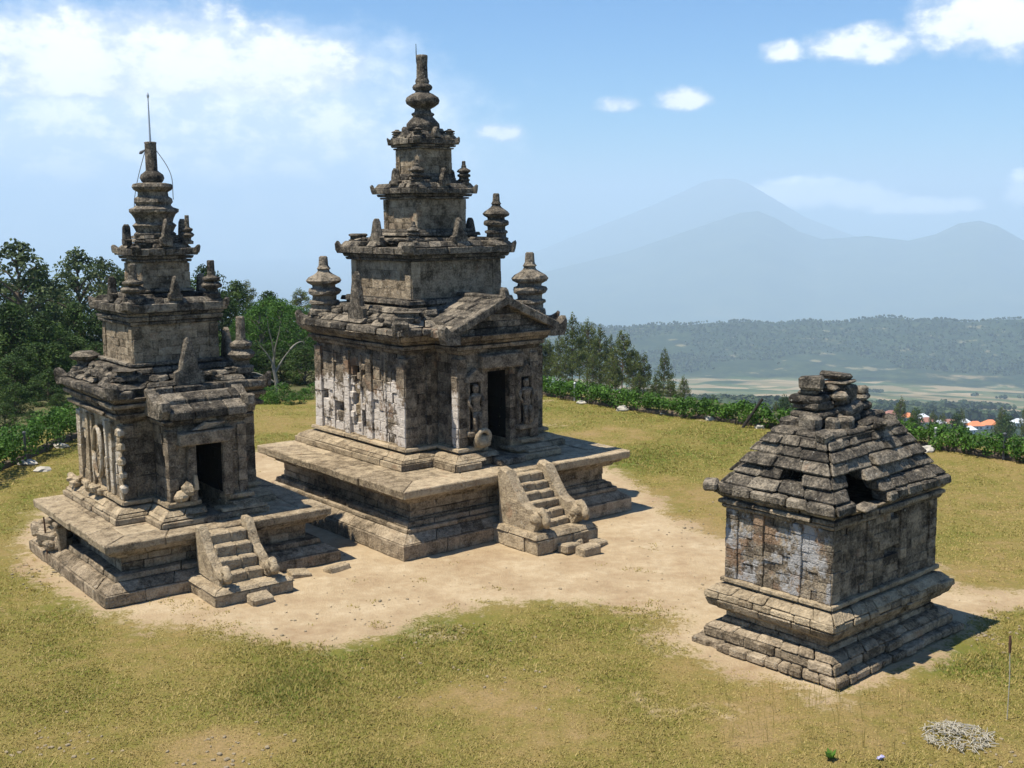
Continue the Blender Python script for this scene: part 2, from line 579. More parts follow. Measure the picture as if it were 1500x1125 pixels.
def porch_poly(s, hw, f, dw=None, dd=1.2, cx=0.0):
    """square with a porch on the -y side, optionally with the doorway cut into it"""
    p = [(-s, -s), (cx - hw, -s), (cx - hw, -f)]
    if dw:
        p += [(cx - dw, -f), (cx - dw, -f + dd), (cx + dw, -f + dd), (cx + dw, -f)]
    p += [(cx + hw, -f), (cx + hw, -s), (s, -s), (s, s), (-s, s)]
    return p


def empty(name, loc, rz=0.0, label=None, cat=None, group=None):
    o = bpy.data.objects.new(name, None)
    o.empty_display_size = 0.3
    COL.objects.link(o)
    o.location = loc
    o.rotation_euler = (0, 0, rz)
    tag(o, label, cat, group)
    return o


def tag(o, label=None, cat=None, group=None, kind=None):
    if label: o['label'] = label
    if cat: o['category'] = cat
    if group: o['group'] = group
    if kind: o['kind'] = kind
    return o


# ------------------------------------------------------------------ terrain
LAWN = [(-40, -60), (-12.6, 5), (-12.5, 27.0), (-12.3, 31.6), (-11.0, 35.2), (-7.5, 36.6), (-3.0, 38.6), (1.1, 39.0), (3.3, 36.2), (6.8, 33.3), (10.6, 30.0),
        (12.6, 28.2), (18, 22), (24, 10), (40, -60)]
DIRT_PX = [(30, 796), (70, 850), (120, 882), (165, 904), (250, 912), (330, 922), (420, 938), (480, 946), (540, 935), (590, 915), (640, 898),
           (700, 889), (800, 882), (900, 886), (960, 896), (992, 912), (965, 935), (1010, 958), (1090, 985), (1215, 1024), (1290, 990), (1380, 945),
           (1440, 905), (1470, 890), (1560, 882), (1560, 866), (1450, 868), (1395, 862), (1300, 800), (1150, 780), (1050, 790), (1010, 770), (980, 752), (955, 733),
           (935, 715), (900, 690), (700, 640), (380, 660), (200, 712), (62, 745)]
DIRT = [tuple(on_ground(*p)[:2]) for p in DIRT_PX]


def poly_sd(poly, X, Y):
    """signed distance to polygon (positive outside), numpy"""
    d = np.full(X.shape, 1e9)
    inside = np.zeros(X.shape, bool)
    n = len(poly)
    for i in range(n):
        x0, y0 = poly[i]; x1, y1 = poly[(i + 1) % n]
        ex, ey = x1 - x0, y1 - y0
        t = np.clip(((X - x0) * ex + (Y - y0) * ey) / (ex * ex + ey * ey), 0, 1)
        d = np.minimum(d, np.hypot(X - x0 - t * ex, Y - y0 - t * ey))
        c = ((y0 > Y) != (y1 > Y))
        with np.errstate(divide='ignore', invalid='ignore'):
            xi = x0 + (Y - y0) * ex / (ey if ey != 0 else 1e-9)
        inside ^= c & (X < xi)
    return np.where(inside, -d, d)


_rs = np.random.RandomState(7)
_waves = [(_rs.uniform(0, 2 * np.pi), _rs.uniform(0, 2 * np.pi), _rs.uniform(0.7, 1.4)) for _ in range(9)]


def vnoise(X, Y, scale, seed=0):
    """value noise in [-1,1]"""
    def h(i, j):
        n = (i * 374761393 + j * 668265263 + seed * 1442695041) & 0xffffffff
        n = ((n ^ (n >> 13)) * 1274126177) & 0xffffffff
        return ((n ^ (n >> 16)) & 0xffff) / 32767.5 - 1
    x, y = np.asarray(X, float) / scale, np.asarray(Y, float) / scale
    i, j = np.floor(x).astype(np.int64), np.floor(y).astype(np.int64)
    u, v = x - i, y - j
    u, v = u * u * (3 - 2 * u), v * v * (3 - 2 * v)
    return (h(i, j) * (1 - u) + h(i + 1, j) * u) * (1 - v) + (h(i, j + 1) * (1 - u) + h(i + 1, j + 1) * u) * v


def fbm(X, Y, scale, oct=4, seed=0):
    a, o = 1.0, 0
    tot = 0
    for k in range(oct):
        o = o + a * vnoise(X, Y, scale / 2 ** k, seed + k)
        tot += a
        a *= 0.5
    return o / tot


P_D = [-1e5, 0.0, 10, 65, 265, 465, 565, 665, 965, 1465, 1965, 2265, 2565, 2965, 3400, 4500, 6000, 60000]
P_Z = [0, 0, -1.5, -17, -60, -94, -102, -115, -159, -227, -289, -312, -305, -262, -330, -700, -820, -840]


def height(X, Y):
    X, Y = np.asarray(X, float), np.asarray(Y, float)
    sd = poly_sd(LAWN, X, Y)
    az = np.degrees(np.arctan2(X, np.maximum(Y, 1e-3)))
    az = np.where(Y < 0, np.where(X < 0, -90, 90), az)
    z = np.interp(sd, P_D, P_Z)
    left = np.clip((6.0 - az) / 14.0, 0, 1)
    left = left * left * (3 - 2 * left)
    far = np.clip((sd - 60) / 300.0, 0, 1)
    z = z * (1 - left * (1 - far) * 0.72)
    w = np.clip(sd / 200, 0, 1)
    hil = np.clip((sd - 2100) / 900, 0, 1) * np.clip((5200 - sd) / 1500, 0, 1)
    z = z + w * 5 * fbm(X, Y, 160, 3, 3) + hil * (44 * fbm(X, Y, 620, 4, 11) - 12 + 14 * np.abs(fbm(X, Y, 150, 3, 17)))
    lawn = np.clip(1 - sd / 6, 0, 1)
    d = np.hypot(X, Y)
    z = z + lawn * (0.035 * fbm(X, Y, 2.2, 3, 5) + 0.02 * fbm(X, Y, 0.45, 2, 6)) * np.clip((sd + 80) / 3, 0, 1)
    # keep the temple court level
    return z


SPOTS = [(430, 1000, .7, 1.0), (860, 850, .4, 1.0), (1430, 972, .8, .8), (50, 930, .45, 1.2), (600, 960, .3, 1.4), (120, 1010, .25, 1.2), (940, 660, .3, 2.0), (1050, 640, .3, 2.2), (850, 600, .35, 2.5),
         (700, 1020, -.65, .9), (1150, 1060, -.6, 1.3), (310, 1112, -.7, .8), (90, 1090, -.5, .8), (820, 1085, -.35, .9), (1440, 1080, -.5, .9), (900, 640, -.5, 1.6), (1010, 720, -.45, 1.5), (1030, 770, -.6, 1.0),
         (1450, 740, -.4, 1.5), (1420, 850, -.6, 1.0), (30, 700, -.35, 1.6), (430, 620, -.4, 2), (980, 925, -.3, .6), (220, 960, -.3, 1.0)]
SPOTS = [(*on_ground(a, b)[:2], c, d) for a, b, c, d in SPOTS]


def lushness(X, Y):
    l = fbm(X, Y, 3.1, 3, 31) * .5 + fbm(X, Y, .7, 3, 33) * .5
    for x, y, a, r in SPOTS:
        l = l + a * np.exp(-((X - x) ** 2 + (Y - y) ** 2) / (r * r))
    return l


def build_ground():
    az = np.concatenate([np.arange(-180, -36, 4.0), np.arange(-36, 36, 0.16), np.arange(36, 180, 4.0)])
    rad = np.concatenate([[0.4, 1.5, 3, 5, 7, 8.5], np.arange(9.6, 22, 0.09), np.arange(22, 48, 0.22), np.geomspace(48.5, 23800, 205)])
    A, RR = np.meshgrid(np.radians(az), rad)
    X, Y = RR * np.sin(A), RR * np.cos(A)
    Z = height(X, Y)
    na, nr = len(az), len(rad)
    co = np.stack([X, Y, Z], -1).reshape(-1, 3)
    i = np.arange(nr - 1)[:, None]; j = np.arange(na)[None, :]
    j2 = (j + 1) % na
    q = np.stack([i * na + j + 0 * j2, (i + 1) * na + j, (i + 1) * na + j2, i * na + j2], -1).reshape(-1, 4)[:, ::-1]
    q = q[:, ::-1] if False else q
    me = bpy.data.meshes.new('ground')
    me.vertices.add(len(co)); me.vertices.foreach_set('co', co.ravel().astype(np.float32))
    me.loops.add(q.size); me.loops.foreach_set('vertex_index', q.ravel().astype(np.int32))
    me.polygons.add(len(q)); me.polygons.foreach_set('loop_start', np.arange(0, q.size, 4, dtype=np.int32))
    me.update(calc_edges=True)
    me.validate()
    me.polygons.foreach_set('use_smooth', np.ones(len(me.polygons), bool))
    sdd = poly_sd(DIRT, X, Y).ravel()
    a = me.attributes.new('dirt', 'FLOAT', 'POINT'); a.data.foreach_set('value', np.clip(sdd, -3, 3).astype(np.float32))
    a = me.attributes.new('lush', 'FLOAT', 'POINT'); a.data.foreach_set('value', lushness(X, Y).ravel().astype(np.float32))
    sdl = poly_sd(LAWN, X, Y).ravel()
    a = me.attributes.new('beyond', 'FLOAT', 'POINT'); a.data.foreach_set('value', sdl.astype(np.float32))
    o = bpy.data.objects.new('ground', me)
    COL.objects.link(o)
    tag(o, kind='structure')
    # material
    m, t = new_mat('lawn_dirt_valley')
    tc = t.n('ShaderNodeTexCoord').outputs['Object']
    dirt = t.n('ShaderNodeAttribute', attribute_name='dirt').outputs['Fac']
    bey = t.n('ShaderNodeAttribute', attribute_name='beyond').outputs['Fac']
    n0 = t.noise(tc, 0.22, 4, 0.6)
    n1 = t.noise(tc, 0.9, 5, 0.6)
    n2 = t.noise(tc, 5.0, 6, 0.65)
    n3 = t.noise(tc, 28, 4, 0.65)
    # dry turf
    lush = t.n('ShaderNodeAttribute', attribute_name='lush').outputs['Fac']
    g = t.m('SUBTRACT', 0.66, t.m('MULTIPLY', lush, 0.36))
    g = t.m('ADD', g, t.m('MULTIPLY', t.m('SUBTRACT', n1, 0.5), 0.5))
    g = t.m('ADD', g, t.m('MULTIPLY', t.m('SUBTRACT', n2, 0.5), 0.7))
    turf = t.ramp(g, [(0.40, (0.10, 0.135, 0.018)), (0.56, (0.148, 0.148, 0.028)), (0.70, (0.20, 0.168, 0.044)), (0.86, (0.26, 0.188, 0.07)), (0.98, (0.30, 0.21, 0.095))])
    turf = t.mix(t.smooth(n3, 0.35, 0.65, 0.0, 0.45), turf, (0.12, 0.105, 0.04))
    turf = t.mix(t.smooth(n2, 0.66, 0.76, 0.0, 0.5), turf, (0.33, 0.27, 0.15))
    soil = t.ramp(t.m('ADD', t.m('MULTIPLY', n1, 0.6), t.m('MULTIPLY', n2, 0.4)), [(0.34, (0.30, 0.212, 0.125)), (0.5, (0.39, 0.297, 0.183)), (0.66, (0.49, 0.395, 0.262))])
    soil = t.mix(t.smooth(n3, 0.55, 0.75, 0.0, 0.3), soil, (0.21, 0.155, 0.09))
    e = t.m('ADD', dirt, t.m('MULTIPLY', t.m('SUBTRACT', n1, 0.5), 1.7))
    e = t.m('ADD', e, t.m('MULTIPLY', t.m('SUBTRACT', n2, 0.5), 1.6))
    e = t.m('ADD', e, t.m('MULTIPLY', t.m('SUBTRACT', n3, 0.5), 0.9))
    near = t.mix(t.smooth(e, -0.16, 0.30), soil, turf)
    # bare worn patches in the turf
    wp = t.smooth(t.m('ADD', t.m('MULTIPLY', t.noise(tc, 0.42, 3, 0.5), 0.75), t.m('MULTIPLY', n2, 0.25)), 0.60, 0.68, 0.0, 0.75)
    near = t.mix(wp, near, soil)
    # valley: woods, fields, bare plots
    f0 = t.noise(tc, 0.006, 6, 0.66)
    f1 = t.noise(tc, 0.02, 5, 0.65)
    vor = t.n('ShaderNodeTexVoronoi', {'Vector': tc, 'Scale': 0.016}, feature='F1').outputs['Color']
    vv = t.n('ShaderNodeSeparateColor', {0: vor}).outputs[0]
    f1b = t.m('ADD', t.m('MULTIPLY', f1, 0.5), t.m('MULTIPLY', t.noise(tc, 0.07, 4, 0.7), 0.5))
    wood = t.ramp(f1b, [(0.36, (0.008, 0.018, 0.010)), (0.5, (0.020, 0.036, 0.016)), (0.64, (0.05, 0.068, 0.028))])
    field = t.ramp(t.m('ADD', t.m('MULTIPLY', vv, 0.7), t.m('MULTIPLY', f1, 0.35)), [(0.2, (0.04, 0.07, 0.025)), (0.42, (0.10, 0.115, 0.045)), (0.62, (0.19, 0.155, 0.08)), (0.95, (0.32, 0.25, 0.15))])
    band = t.m('MULTIPLY', t.smooth(bey, 900, 1150), t.smooth(bey, 2150, 2350, 1.0, 0.0))
    fm = t.m('ADD', t.m('MULTIPLY', band, 0.26), f0)
    val = t.mix(t.smooth(fm, 0.60, 0.72), wood, field)
    clear = t.smooth(t.noise(tc, 0.014, 5, 0.65), 0.60, 0.66, 0.0, 0.7)
    val = t.mix(clear, val, (0.22, 0.19, 0.11))
    slope = t.mix(n1, (0.05, 0.07, 0.025), (0.14, 0.12, 0.06))
    val = t.mix(t.smooth(bey, 60, 300), slope, val)
    col = t.mix(t.smooth(bey, 0.6, 2.5), near, val)
    h = t.m('ADD', t.m('MULTIPLY', n2, 0.6), t.m('MULTIPLY', n3, 0.5))
    h = t.m('ADD', h, t.m('MULTIPLY', t.noise(tc, 110, 3, 0.7), 0.25))
    finish(t, col, 1.0, h, 0.75, 0.07, 0.1)
    me.materials.append(m)
    return o


build_ground()


def gz(x, y):
    return float(height(np.array([x]), np.array([y]))[0])


def ridge_patch(name, ax, dist, sky_px, base_z, depth, mat, seed, amp):
    """a mountain range standing at a distance; sky_px is its skyline as seen from the lawn"""
    a_px = [azel(x, y) for x, y in sky_px]
    azs = np.arange(ax[0], ax[1], 0.07)
    el = np.interp(azs, [p[0] for p in a_px], [p[1] for p in a_px])
    crest = CAM_H + dist * np.tan(np.radians(el))
    rr = np.linspace(-1, 1, 70)
    A, T = np.meshgrid(np.radians(azs), rr)
    D = dist + T * depth
    X, Y = D * np.sin(A), D * np.cos(A)
    C = np.broadcast_to(crest, A.shape)
    fall = np.abs(T)
    gul = fbm(X, Y, 900, 5, seed)
    Z = base_z + (C - base_z) * (1 - fall ** 1.15) + amp * gul * np.minimum(1, fall * 5) * (1 - fall)
    na, nr = len(azs), len(rr)
    mb = MB()
    vs = np.stack([X, Y, Z], -1).reshape(-1, 3)
    fs = [[i * na + j, i * na + j + 1, (i + 1) * na + j + 1, (i + 1) * na + j] for i in range(nr - 1) for j in range(na - 1)]
    mb.add(vs, fs)
    o = mb.obj(name, mat, smooth=True)
    tag(o, kind='structure')
    return o


mm, t_ = new_mat('mountain_forest')
tc_ = t_.n('ShaderNodeTexCoord').outputs['Object']
finish(t_, t_.ramp(t_.noise(tc_, 0.003, 6, 0.65), [(0.3, (0.03, 0.05, 0.02)), (0.6, (0.07, 0.09, 0.04)), (0.8, (0.14, 0.13, 0.07))]), 1.0, spec=0.0)
ridge_patch('mountain', (-14, 30), 17000, [(300, 440), (600, 420), (760, 380), (830, 350), (900, 322), (960, 298), (1005, 278), (1030, 266), (1045, 262), (1075, 261), (1095, 267), (1130, 288),
            (1180, 318), (1250, 345), (1340, 365), (1500, 380), (1700, 400)], -850, 4200, mm, 21, 130)
ridge_patch('mountain', (-14, 30), 11500, [(300, 460), (700, 420), (800, 398), (860, 384), (920, 368), (985, 345), (1040, 326), (1085, 311), (1110, 308), (1135, 318), (1170, 338), (1205, 350), (1270, 345), (1330, 352),
            (1370, 343), (1405, 327), (1435, 323), (1460, 330), (1500, 352), (1600, 372), (1700, 380)], -850, 2800, mm, 33, 90)

# haze: one closed box of even air round camera and land
hz = MB()
hz.prism([(-24000, -24000), (24000, -24000), (24000, 24000), (-24000, 24000)], -858, 570)
ho = hz.obj('haze', M['rock'])
ho.data.materials.clear()
hm, ht = new_mat('haze_air')
HAZE = 0.00016
pv = ht.n('ShaderNodeVolumePrincipled', {'Color': (0.65, 0.83, 1.0, 1), 'Density': HAZE, 'Anisotropy': 0.0})
ho_out = ht.n('ShaderNodeOutputMaterial')
ht.nt.links.new(pv.outputs[0], ho_out.inputs['Volume'])
ho.data.materials.append(hm)
tag(ho, kind='stuff')
#PART2

# ------------------------------------------------------------------ temple parts


def rows(mb, poly, prof, **kw):
    """prof: list of (z0, z1, o0, o1, L)"""
    for z0, z1, o0, o1, L in prof:
        mb.course(poly, z0, z1, o0, o1, L=L, **kw)


def core(mb, poly, spans, tone=0.3):
    for z0, z1, o in spans:
        mb.prism(offset(poly, o), z0, z1, tone)


def pave(mb, rc, z0, z1, L, W, hole=None, jit=0.006):
    """paving slabs over a rectangle rc=(x0,y0,x1,y1); hole = rectangle left out"""
    r = mb.rng
    x0, y0, x1, y1 = rc
    ny = max(1, round((y1 - y0) / W))
    for a in range(ny):
        ya, yb = y0 + (y1 - y0) * a / ny, y0 + (y1 - y0) * (a + 1) / ny
        x = x0
        while x < x1 - 1e-4:
            l = L * r.uniform(0.7, 1.4)
            xb = x1 if x1 - x - l < L * 0.5 else x + l
            cx, cy = (x + xb) / 2, (ya + yb) / 2
            if not (hole and hole[0] < x and xb < hole[2] and hole[1] < ya and yb < hole[3]):
                mb.block((cx, cy, (z0 + z1) / 2 + r.uniform(-jit, jit)), (xb - x - 0.008, yb - ya - 0.008, z1 - z0), 0, jit * 0.6, 0.014)
            x = xb


def pilaster(mb, side, s, t, w, z0, z1, proud, n, dep=0.12, cx=0):
    """stack of stones standing proud of a wall face; side 'L' (-x), 'F' (-y), 'R' (+x), 'B' (+y)"""
    r = mb.rng
    for i in range(n):
        za, zb = z0 + (z1 - z0) * i / n, z0 + (z1 - z0) * (i + 1) / n
        p = proud + r.gauss(0, 0.003)
        ww = w * r.uniform(0.96, 1.03)
        d = p + dep
        zc, h = (za + zb) / 2, zb - za - 0.003
        off = s + p - d / 2
        c = {'L': (-off, t, zc), 'R': (off, t, zc), 'F': (t, -off, zc), 'B': (t, off, zc)}[side]
        sz = (d, ww, h) if side in 'LR' else (ww, d, h)
        mb.block(c, sz, 0, 0.004, 0.007)


def antefix_prof(w, h):
    return [(-w * .62, 0), (w * .62, 0), (w * 0.62, h * 0.26), (w * 0.40, h * 0.30), (w * 0.36, h * 0.46), (w * 0.13, h * 0.94), (0.02 * w, h),
            (-w * 0.11, h * 0.95), (-w * 0.34, h * 0.46), (-w * 0.40, h * 0.31), (-w * 0.62, h * 0.27)]


HORN = [(-.1, -.14), (0.44, -0.14), (0.53, 0.02), (0.57, 0.36), (0.50, 0.46), (0.38, 0.36), (0.22, 0.24), (-.1, 0.20)]
TURRET = [(.36, 0), (.36, .08), (.30, .10), (.30, .17), (.35, .19), (.35, .23), (.28, .25), (.28, .32), (.37, .35), (.39, .40), (.36, .44), (.27, .46), (.27, .50), (.38, .54), (.41, .58), (.36, .63),
          (.24, .68), (.16, .72), (.13, .76), (.16, .785), (.13, .81), (.11, .84), (.10, .98), (.07, 1.0)]
TURRET_B = [(0.30, 0), (0.31, 0.10), (0.20, 0.14), (0.20, 0.22), (0.34, 0.27), (0.37, 0.33), (0.28, 0.39), (0.22, 0.42), (0.30, 0.48), (0.30, 0.53), (0.15, 0.58), (0.13, 0.62), (0.12, 0.98), (0.10, 1.0)]


def turret(parent, pos, r, h, mat='finial', prof=TURRET, seed=1, cut=1.0, name='corner_turret', tilt=0):
    mb = MB(seed)
    pr = [(q * r / 0.40, z * h) for q, z in prof if z <= cut]
    mb.lathe(pr, (0, 0, 0), 16, 0.3, math.pi / 4, 0.05)
    o = mb.obj(name, mat, parent, loc=pos)
    o.rotation_euler = (0, tilt, mb.rng.uniform(-0.2, 0.2))
    return o


def antefix(parent, pos, w, h, th, ang, mat='finial', seed=1, jit=0.008):
    mb = MB(seed)
    mb.plate(antefix_prof(w, h), th, (0, 0, 0), 0, 0.8, None, jit)
    o = mb.obj('antefix', mat, parent, loc=pos)
    o.rotation_euler = (0, 0, ang)
    return o


def horns(mb, s, z, size, th, which=(0, 1, 2, 3), inset=0.36, sy=None):
    sy = s if sy is None else sy
    for k, (a, b) in enumerate(((-1, -1), (1, -1), (1, 1), (-1, 1))):
        if k in which:
            ang = math.atan2(b, a)
            pr = [(u * size, zz * size) for u, zz in HORN]
            q = size * inset
            mb.plate(pr, th * 1.5, (a * (s - q), b * (sy - q), z), ang, 0.82, None, 0.012 * size / 0.4)


def rubble_ring(mb, s0, s1, z0, z1, n, size, seed, sides='LFRB', jit=0.03):
    """loose weathered stones lying on a stepped roof ledge"""
    r = random.Random(seed)
    for _ in range(n):
        sd_ = r.choice(sides)
        k = r.random()
        s = s0 + (s1 - s0) * k
        z = z0 + (z1 - z0) * k
        t = r.uniform(-s, s)
        c = {'L': (-s, t, z), 'R': (s, t, z), 'F': (t, -s, z), 'B': (t, s, z)}[sd_]
        l = size * r.uniform(0.6, 1.5)
        mb.block(c, (l, size * r.uniform(0.5, 0.9), size * r.uniform(0.35, 0.6)), r.choice([0, math.pi / 2]) + r.uniform(-0.25, 0.25), size * 0.1, size * 0.12,
                 tilt=(r.uniform(-0.2, 0.2), r.uniform(-0.2, 0.2)))


def stairs(root, xc, y_top, y_bot, z_top, hw, bw, n, base, seed, curl):
    """flight on the -y side: steps between two sloping balustrades, on a stone plinth"""
    e = empty('staircase', (0, 0, 0)); e.parent = root
    zb = base[4]
    mb = MB(seed)
    x0, y0, x1, y1 = base[:4]
    bp = [(x0, y0), (x1, y0), (x1, y1), (x0, y1)]
    mb.course(bp, 0, zb * 0.72, 0, 0, L=0.5, dep=0.3)
    mb.course(bp, zb * 0.74, zb, 0.015, -0.05, L=0.42, dep=0.35)
    mb.prism(offset(bp, -0.1), 0.0, zb - 0.03, 0.4)
    mb.obj('staircase_plinth', 'ledge', e)
    for i in range(n):
        mb = MB(seed + 3 + i)
        za = zb + (z_top - zb) * i / n
        zt = zb + (z_top - zb) * (i + 1) / n - 0.02
        ya = y_bot + (y_top - y_bot) * i / n
        mb.block((xc - hw * 0.45, (ya + y_top + 0.1) / 2 - 0.04, (za + zt) / 2 - 0.05), (hw * 1.1, y_top + 0.1 - ya + 0.05, zt - za + 0.08), 0, 0.012, 0.02, 0.6)
        mb.block((xc + hw * 0.55, (ya + y_top + 0.1) / 2 - 0.04, (za + zt) / 2 - 0.055), (hw * 0.88, y_top + 0.1 - ya + 0.03, zt - za + 0.075), 0, 0.012, 0.02, 0.55)
        mb.obj('step', 'ledge', e)
    for s in (-1, 1):
        mb = MB(seed + 20 + s)
        x = xc + s * (hw + bw / 2)
        yb = y_bot - 0.16
        # sloping cheek: profile in the y-z plane, u runs towards -y
        L = y_top - yb
        H = z_top - zb
        if curl:
            prof = [(0, 0), (L, 0), (L + 0.10, 0.12), (L + 0.08, 0.30), (L - 0.04, 0.40), (L * 0.84, 0.36), (L * 0.62, H * 0.52), (L * 0.42, H * 0.80),
                    (L * 0.22, H + 0.10), (L * 0.02, H + 0.14), (-0.06, H + 0.06), (-0.02, H * 0.5)]
        else:
            prof = [(0, 0), (L, 0), (L + 0.03, 0.16), (L * 0.80, 0.22), (L * 0.45, H * 0.60), (L * 0.12, H + 0.10), (-0.04, H + 0.10), (-0.04, H * 0.5)]
        mb.plate(prof, bw, (x, y_top, zb), -math.pi / 2, 0.93, 0.6, 0.015)
        b = mb.obj('balustrade', 'ledge', e)
        # carved curl at the foot
        mb = MB(seed + 40 + s)
        rr = 0.2 if curl else 0.13
        c = (x, yb - 0.03, zb + (0.22 if curl else 0.17))
        pts = []
        for k in range(15):
            a = -0.6 + k * 0.40
            q = rr * (1 - k / 21)
            pts.append((x, c[1] - math.cos(a) * q, c[2] + math.sin(a) * q))
        mb.tube(pts, [0.055 + 0.03 * math.sin(k) ** 2 for k in range(15)], 7, 0.6)
        mb.rock((x, c[1] + 0.06, c[2] - 0.01), (bw * 0.62, rr * 0.85, rr * 0.95), seed + s, 2, 0.2, 0.55)
        mb.obj('carved_scroll', 'ledge', e, smooth=True)
    return e


def figure(name, parent, pos, h, ang, mat, seed):
    """small standing guardian carved in relief"""
    mb = MB(seed)
    mb.lathe([(0.13, 0), (0.14, .02), (0.09, .06), (0.085, .25), (0.10, .40), (0.135, .50), (0.10, .60), (0.125, .70), (0.155, .79), (0.10, .835), (0.05, .85),
              (0.07, .875), (0.085, .92), (0.075, .965), (0.085, .985), (0.04, 1.04)], n=12, wob=0.04)
    mb.v = [(x * h * 0.95, y * h * 0.72, z * h) for x, y, z in mb.v]
    for s in (-1, 1):
        mb.tube([(s * .145 * h, 0, .79 * h), (s * .2 * h, -.02 * h, .62 * h), (s * .15 * h, -.08 * h, .5 * h if s < 0 else .66 * h)], [.042 * h, .036 * h, .03 * h], 7)
        mb.tube([(s * .06 * h, -.06 * h, .42 * h), (s * .065 * h, -.07 * h, .2 * h), (s * .07 * h, -.09 * h, .02 * h)], [.055 * h, .045 * h, .04 * h], 7)
    o = mb.obj(name, mat, parent, smooth=True, loc=pos)
    o.rotation_euler = (0, 0, ang)
    return o


# ------------------------------------------------------------------ the tall middle temple
def main_temple():
    root = empty('stone_temple', (-1.759, 24.0, 0), R(38.89),
                 'tallest temple, in the middle, with three stepped tiers, a gabled porch and slim spire', 'temple')
    ox, oy = -0.13, -0.61
    P = rect(2.755, 2.755, ox, oy)
    mb = MB(11)
    rows(mb, P, [(0, .27, .02, .02, .95), (.275, .41, .0, -.2, .7), (.41, .49, -.2, -.2, .8), (.49, .58, -.26, -.28, .6), (.58, .74, -.40, -.40, .5),
                 (.74, .92, -.40, -.40, .5), (.92, 1.0, -.28, -.24, .7), (1.0, 1.075, -.16, -.1, .8)], dep=.25)
    core(mb, P, [(0.0, .3, -.1), (.25, .62, -.36), (.55, 1.08, -.48)])
    mb.obj('platform', 'plinth', root)
    mb = MB(12)
    mb.course(P, 1.08, 1.24, -.01, 0, L=1.15, dep=.62, jit=.01, b=.018)
    x0, y0, x1, y1 = ox - 2.12, oy - 2.12, ox + 2.12, oy + 2.12
    pave(mb, (x0, y0, x1, y1), 1.1, 1.237, .8, .55)
    mb.obj('platform_slab', 'ledge', root)
    stairs(root, -.21, -3.35, -4.22, 1.24, .36, .22, 6, (-.93, -4.62, .53, -3.3, .36), 31, True)

    HW, FR, DW = .98, 2.42, .26
    body = porch_poly(1.71, HW, FR, DW, 2.9)
    solid = porch_poly(1.71, HW, FR)
    # pedestal
    mb = MB(13)
    ped = porch_poly(1.71, HW, FR, DW, 1.3)
    ped = [(x, y) for x, y in ped]
    pp = porch_poly(1.71, HW, FR)
    front = lambda x, y, z: abs(x) < DW + .02 and y < -1.7
    rows(mb, pp, [(1.24, 1.365, .33, .33, .8), (1.368, 1.42, .31, .27, .55), (1.42, 1.49, .25, .12, .5)], dep=.4, skip=front)
    rows(mb, pp, [(1.53, 1.60, .085, .07, .6)], dep=.3, skip=front)
    core(mb, body, [(1.24, 1.62, -.02)])
    core(mb, body, [(1.24, 1.37, .12)])
    mb.obj('pedestal', 'ledge', root)
    # walls
    mb = MB(14)
    mf = MB(142)
    mc = MB(143)
    zs = [1.60 + .2 * i for i in range(10)]
    for i in range(9):
        poly = body if zs[i] < 3.0 else solid
        last = len(poly) - 1
        mb.course(poly, zs[i], min(3.38, zs[i + 1]), -.05, -.05, L=.34, dep=.2, jit=.010, b=.008, gap=.005, miss=0.03, edges=(last,), skip=lambda x, y, z: abs(y) < .19 and 1.85 < z < 2.95)
        inner = (3, 4, 5) if poly is body else ()
        mf.course(poly, zs[i], min(3.38, zs[i + 1]), -.05, -.05, L=.40, dep=.2, jit=.006, b=.006, gap=.003, edges=[q for q in range(last) if q not in inner])
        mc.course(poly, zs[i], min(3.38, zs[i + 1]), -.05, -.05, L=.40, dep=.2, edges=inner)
    core(mb, body, [(1.6, 3.0, -.17)])
    core(mb, solid, [(3.0, 3.38, -.17)])
    for t, w in ((-1.56, .26), (1.56, .26), (-.42, .2), (.42, .2)):
        for side in 'LRB':
            pilaster(mb if side == 'L' else mf, side, 1.66, t, w, 1.60, 3.30, .055, 9)
    for t in (-.98, .98, -.1):
        pilaster(mb, 'L', 1.66, t, .05, 1.66, 3.25, .03, 6)
    # broken relief blocks in the middle of the side walls
    for k in range(7):
        pilaster(mb, 'L', 1.66, mb.rng.uniform(-.26, .26), .12, 1.75 + .2 * k, 1.87 + .2 * k, mb.rng.uniform(.0, .06), 1)
    for t, w in ((-1.56, .26), (1.56, .26), (-1.15, .1), (1.15, .1)):
        pilaster(mf, 'F', 1.66, t, w, 1.60, 3.30, .05, 9)
    for t in (-HW + .11, HW - .11):
        pilaster(mf, 'F', FR - .05, t, .2, 1.60, 3.30, .05, 9)
    for t in (-DW - .08, DW + .08):
        pilaster(mf, 'F', FR - .05, t, .14, 1.60, 3.12, .03, 7)
    for sx in ('L', 'R'):
        pilaster(mb if sx == 'L' else mf, sx, HW - .05, -FR + .12, .2, 1.60, 3.30, .06, 9)
    mb.obj('wall', 'wall', root)
    mf.obj('wall', 'front', root)
    mc.obj('chamber_wall', 'core', root)  # doorway interior coloured near-black to paint in its shade
    # niche with stone in the left wall, shade painted on its black back plate
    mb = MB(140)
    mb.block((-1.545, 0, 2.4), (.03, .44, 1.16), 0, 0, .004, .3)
    mb.obj('niche_shade_back', 'core', root)
    mb = MB(141)
    for k in range(5):
        mb.block((-1.60, mb.rng.uniform(-.1, .1), 1.93 + k * .2), (.11, .2, .24), 0, .03, .02)
    mb.obj('niche_carving', 'wall_left', root)
    # doorway: jambs, lintel, threshold
    mb = MB(15)
    mb.block((0.02, -FR - .02, 3.2), (1.02, .2, .26), 0, .012, .02, .5)
    mb.obj('door_lintel', 'base', root)
    mb = MB(151)
    mb.block((0, -FR + .15, 1.29), (DW * 2 + .1, .8, .16), 0, .01, .02, .5)
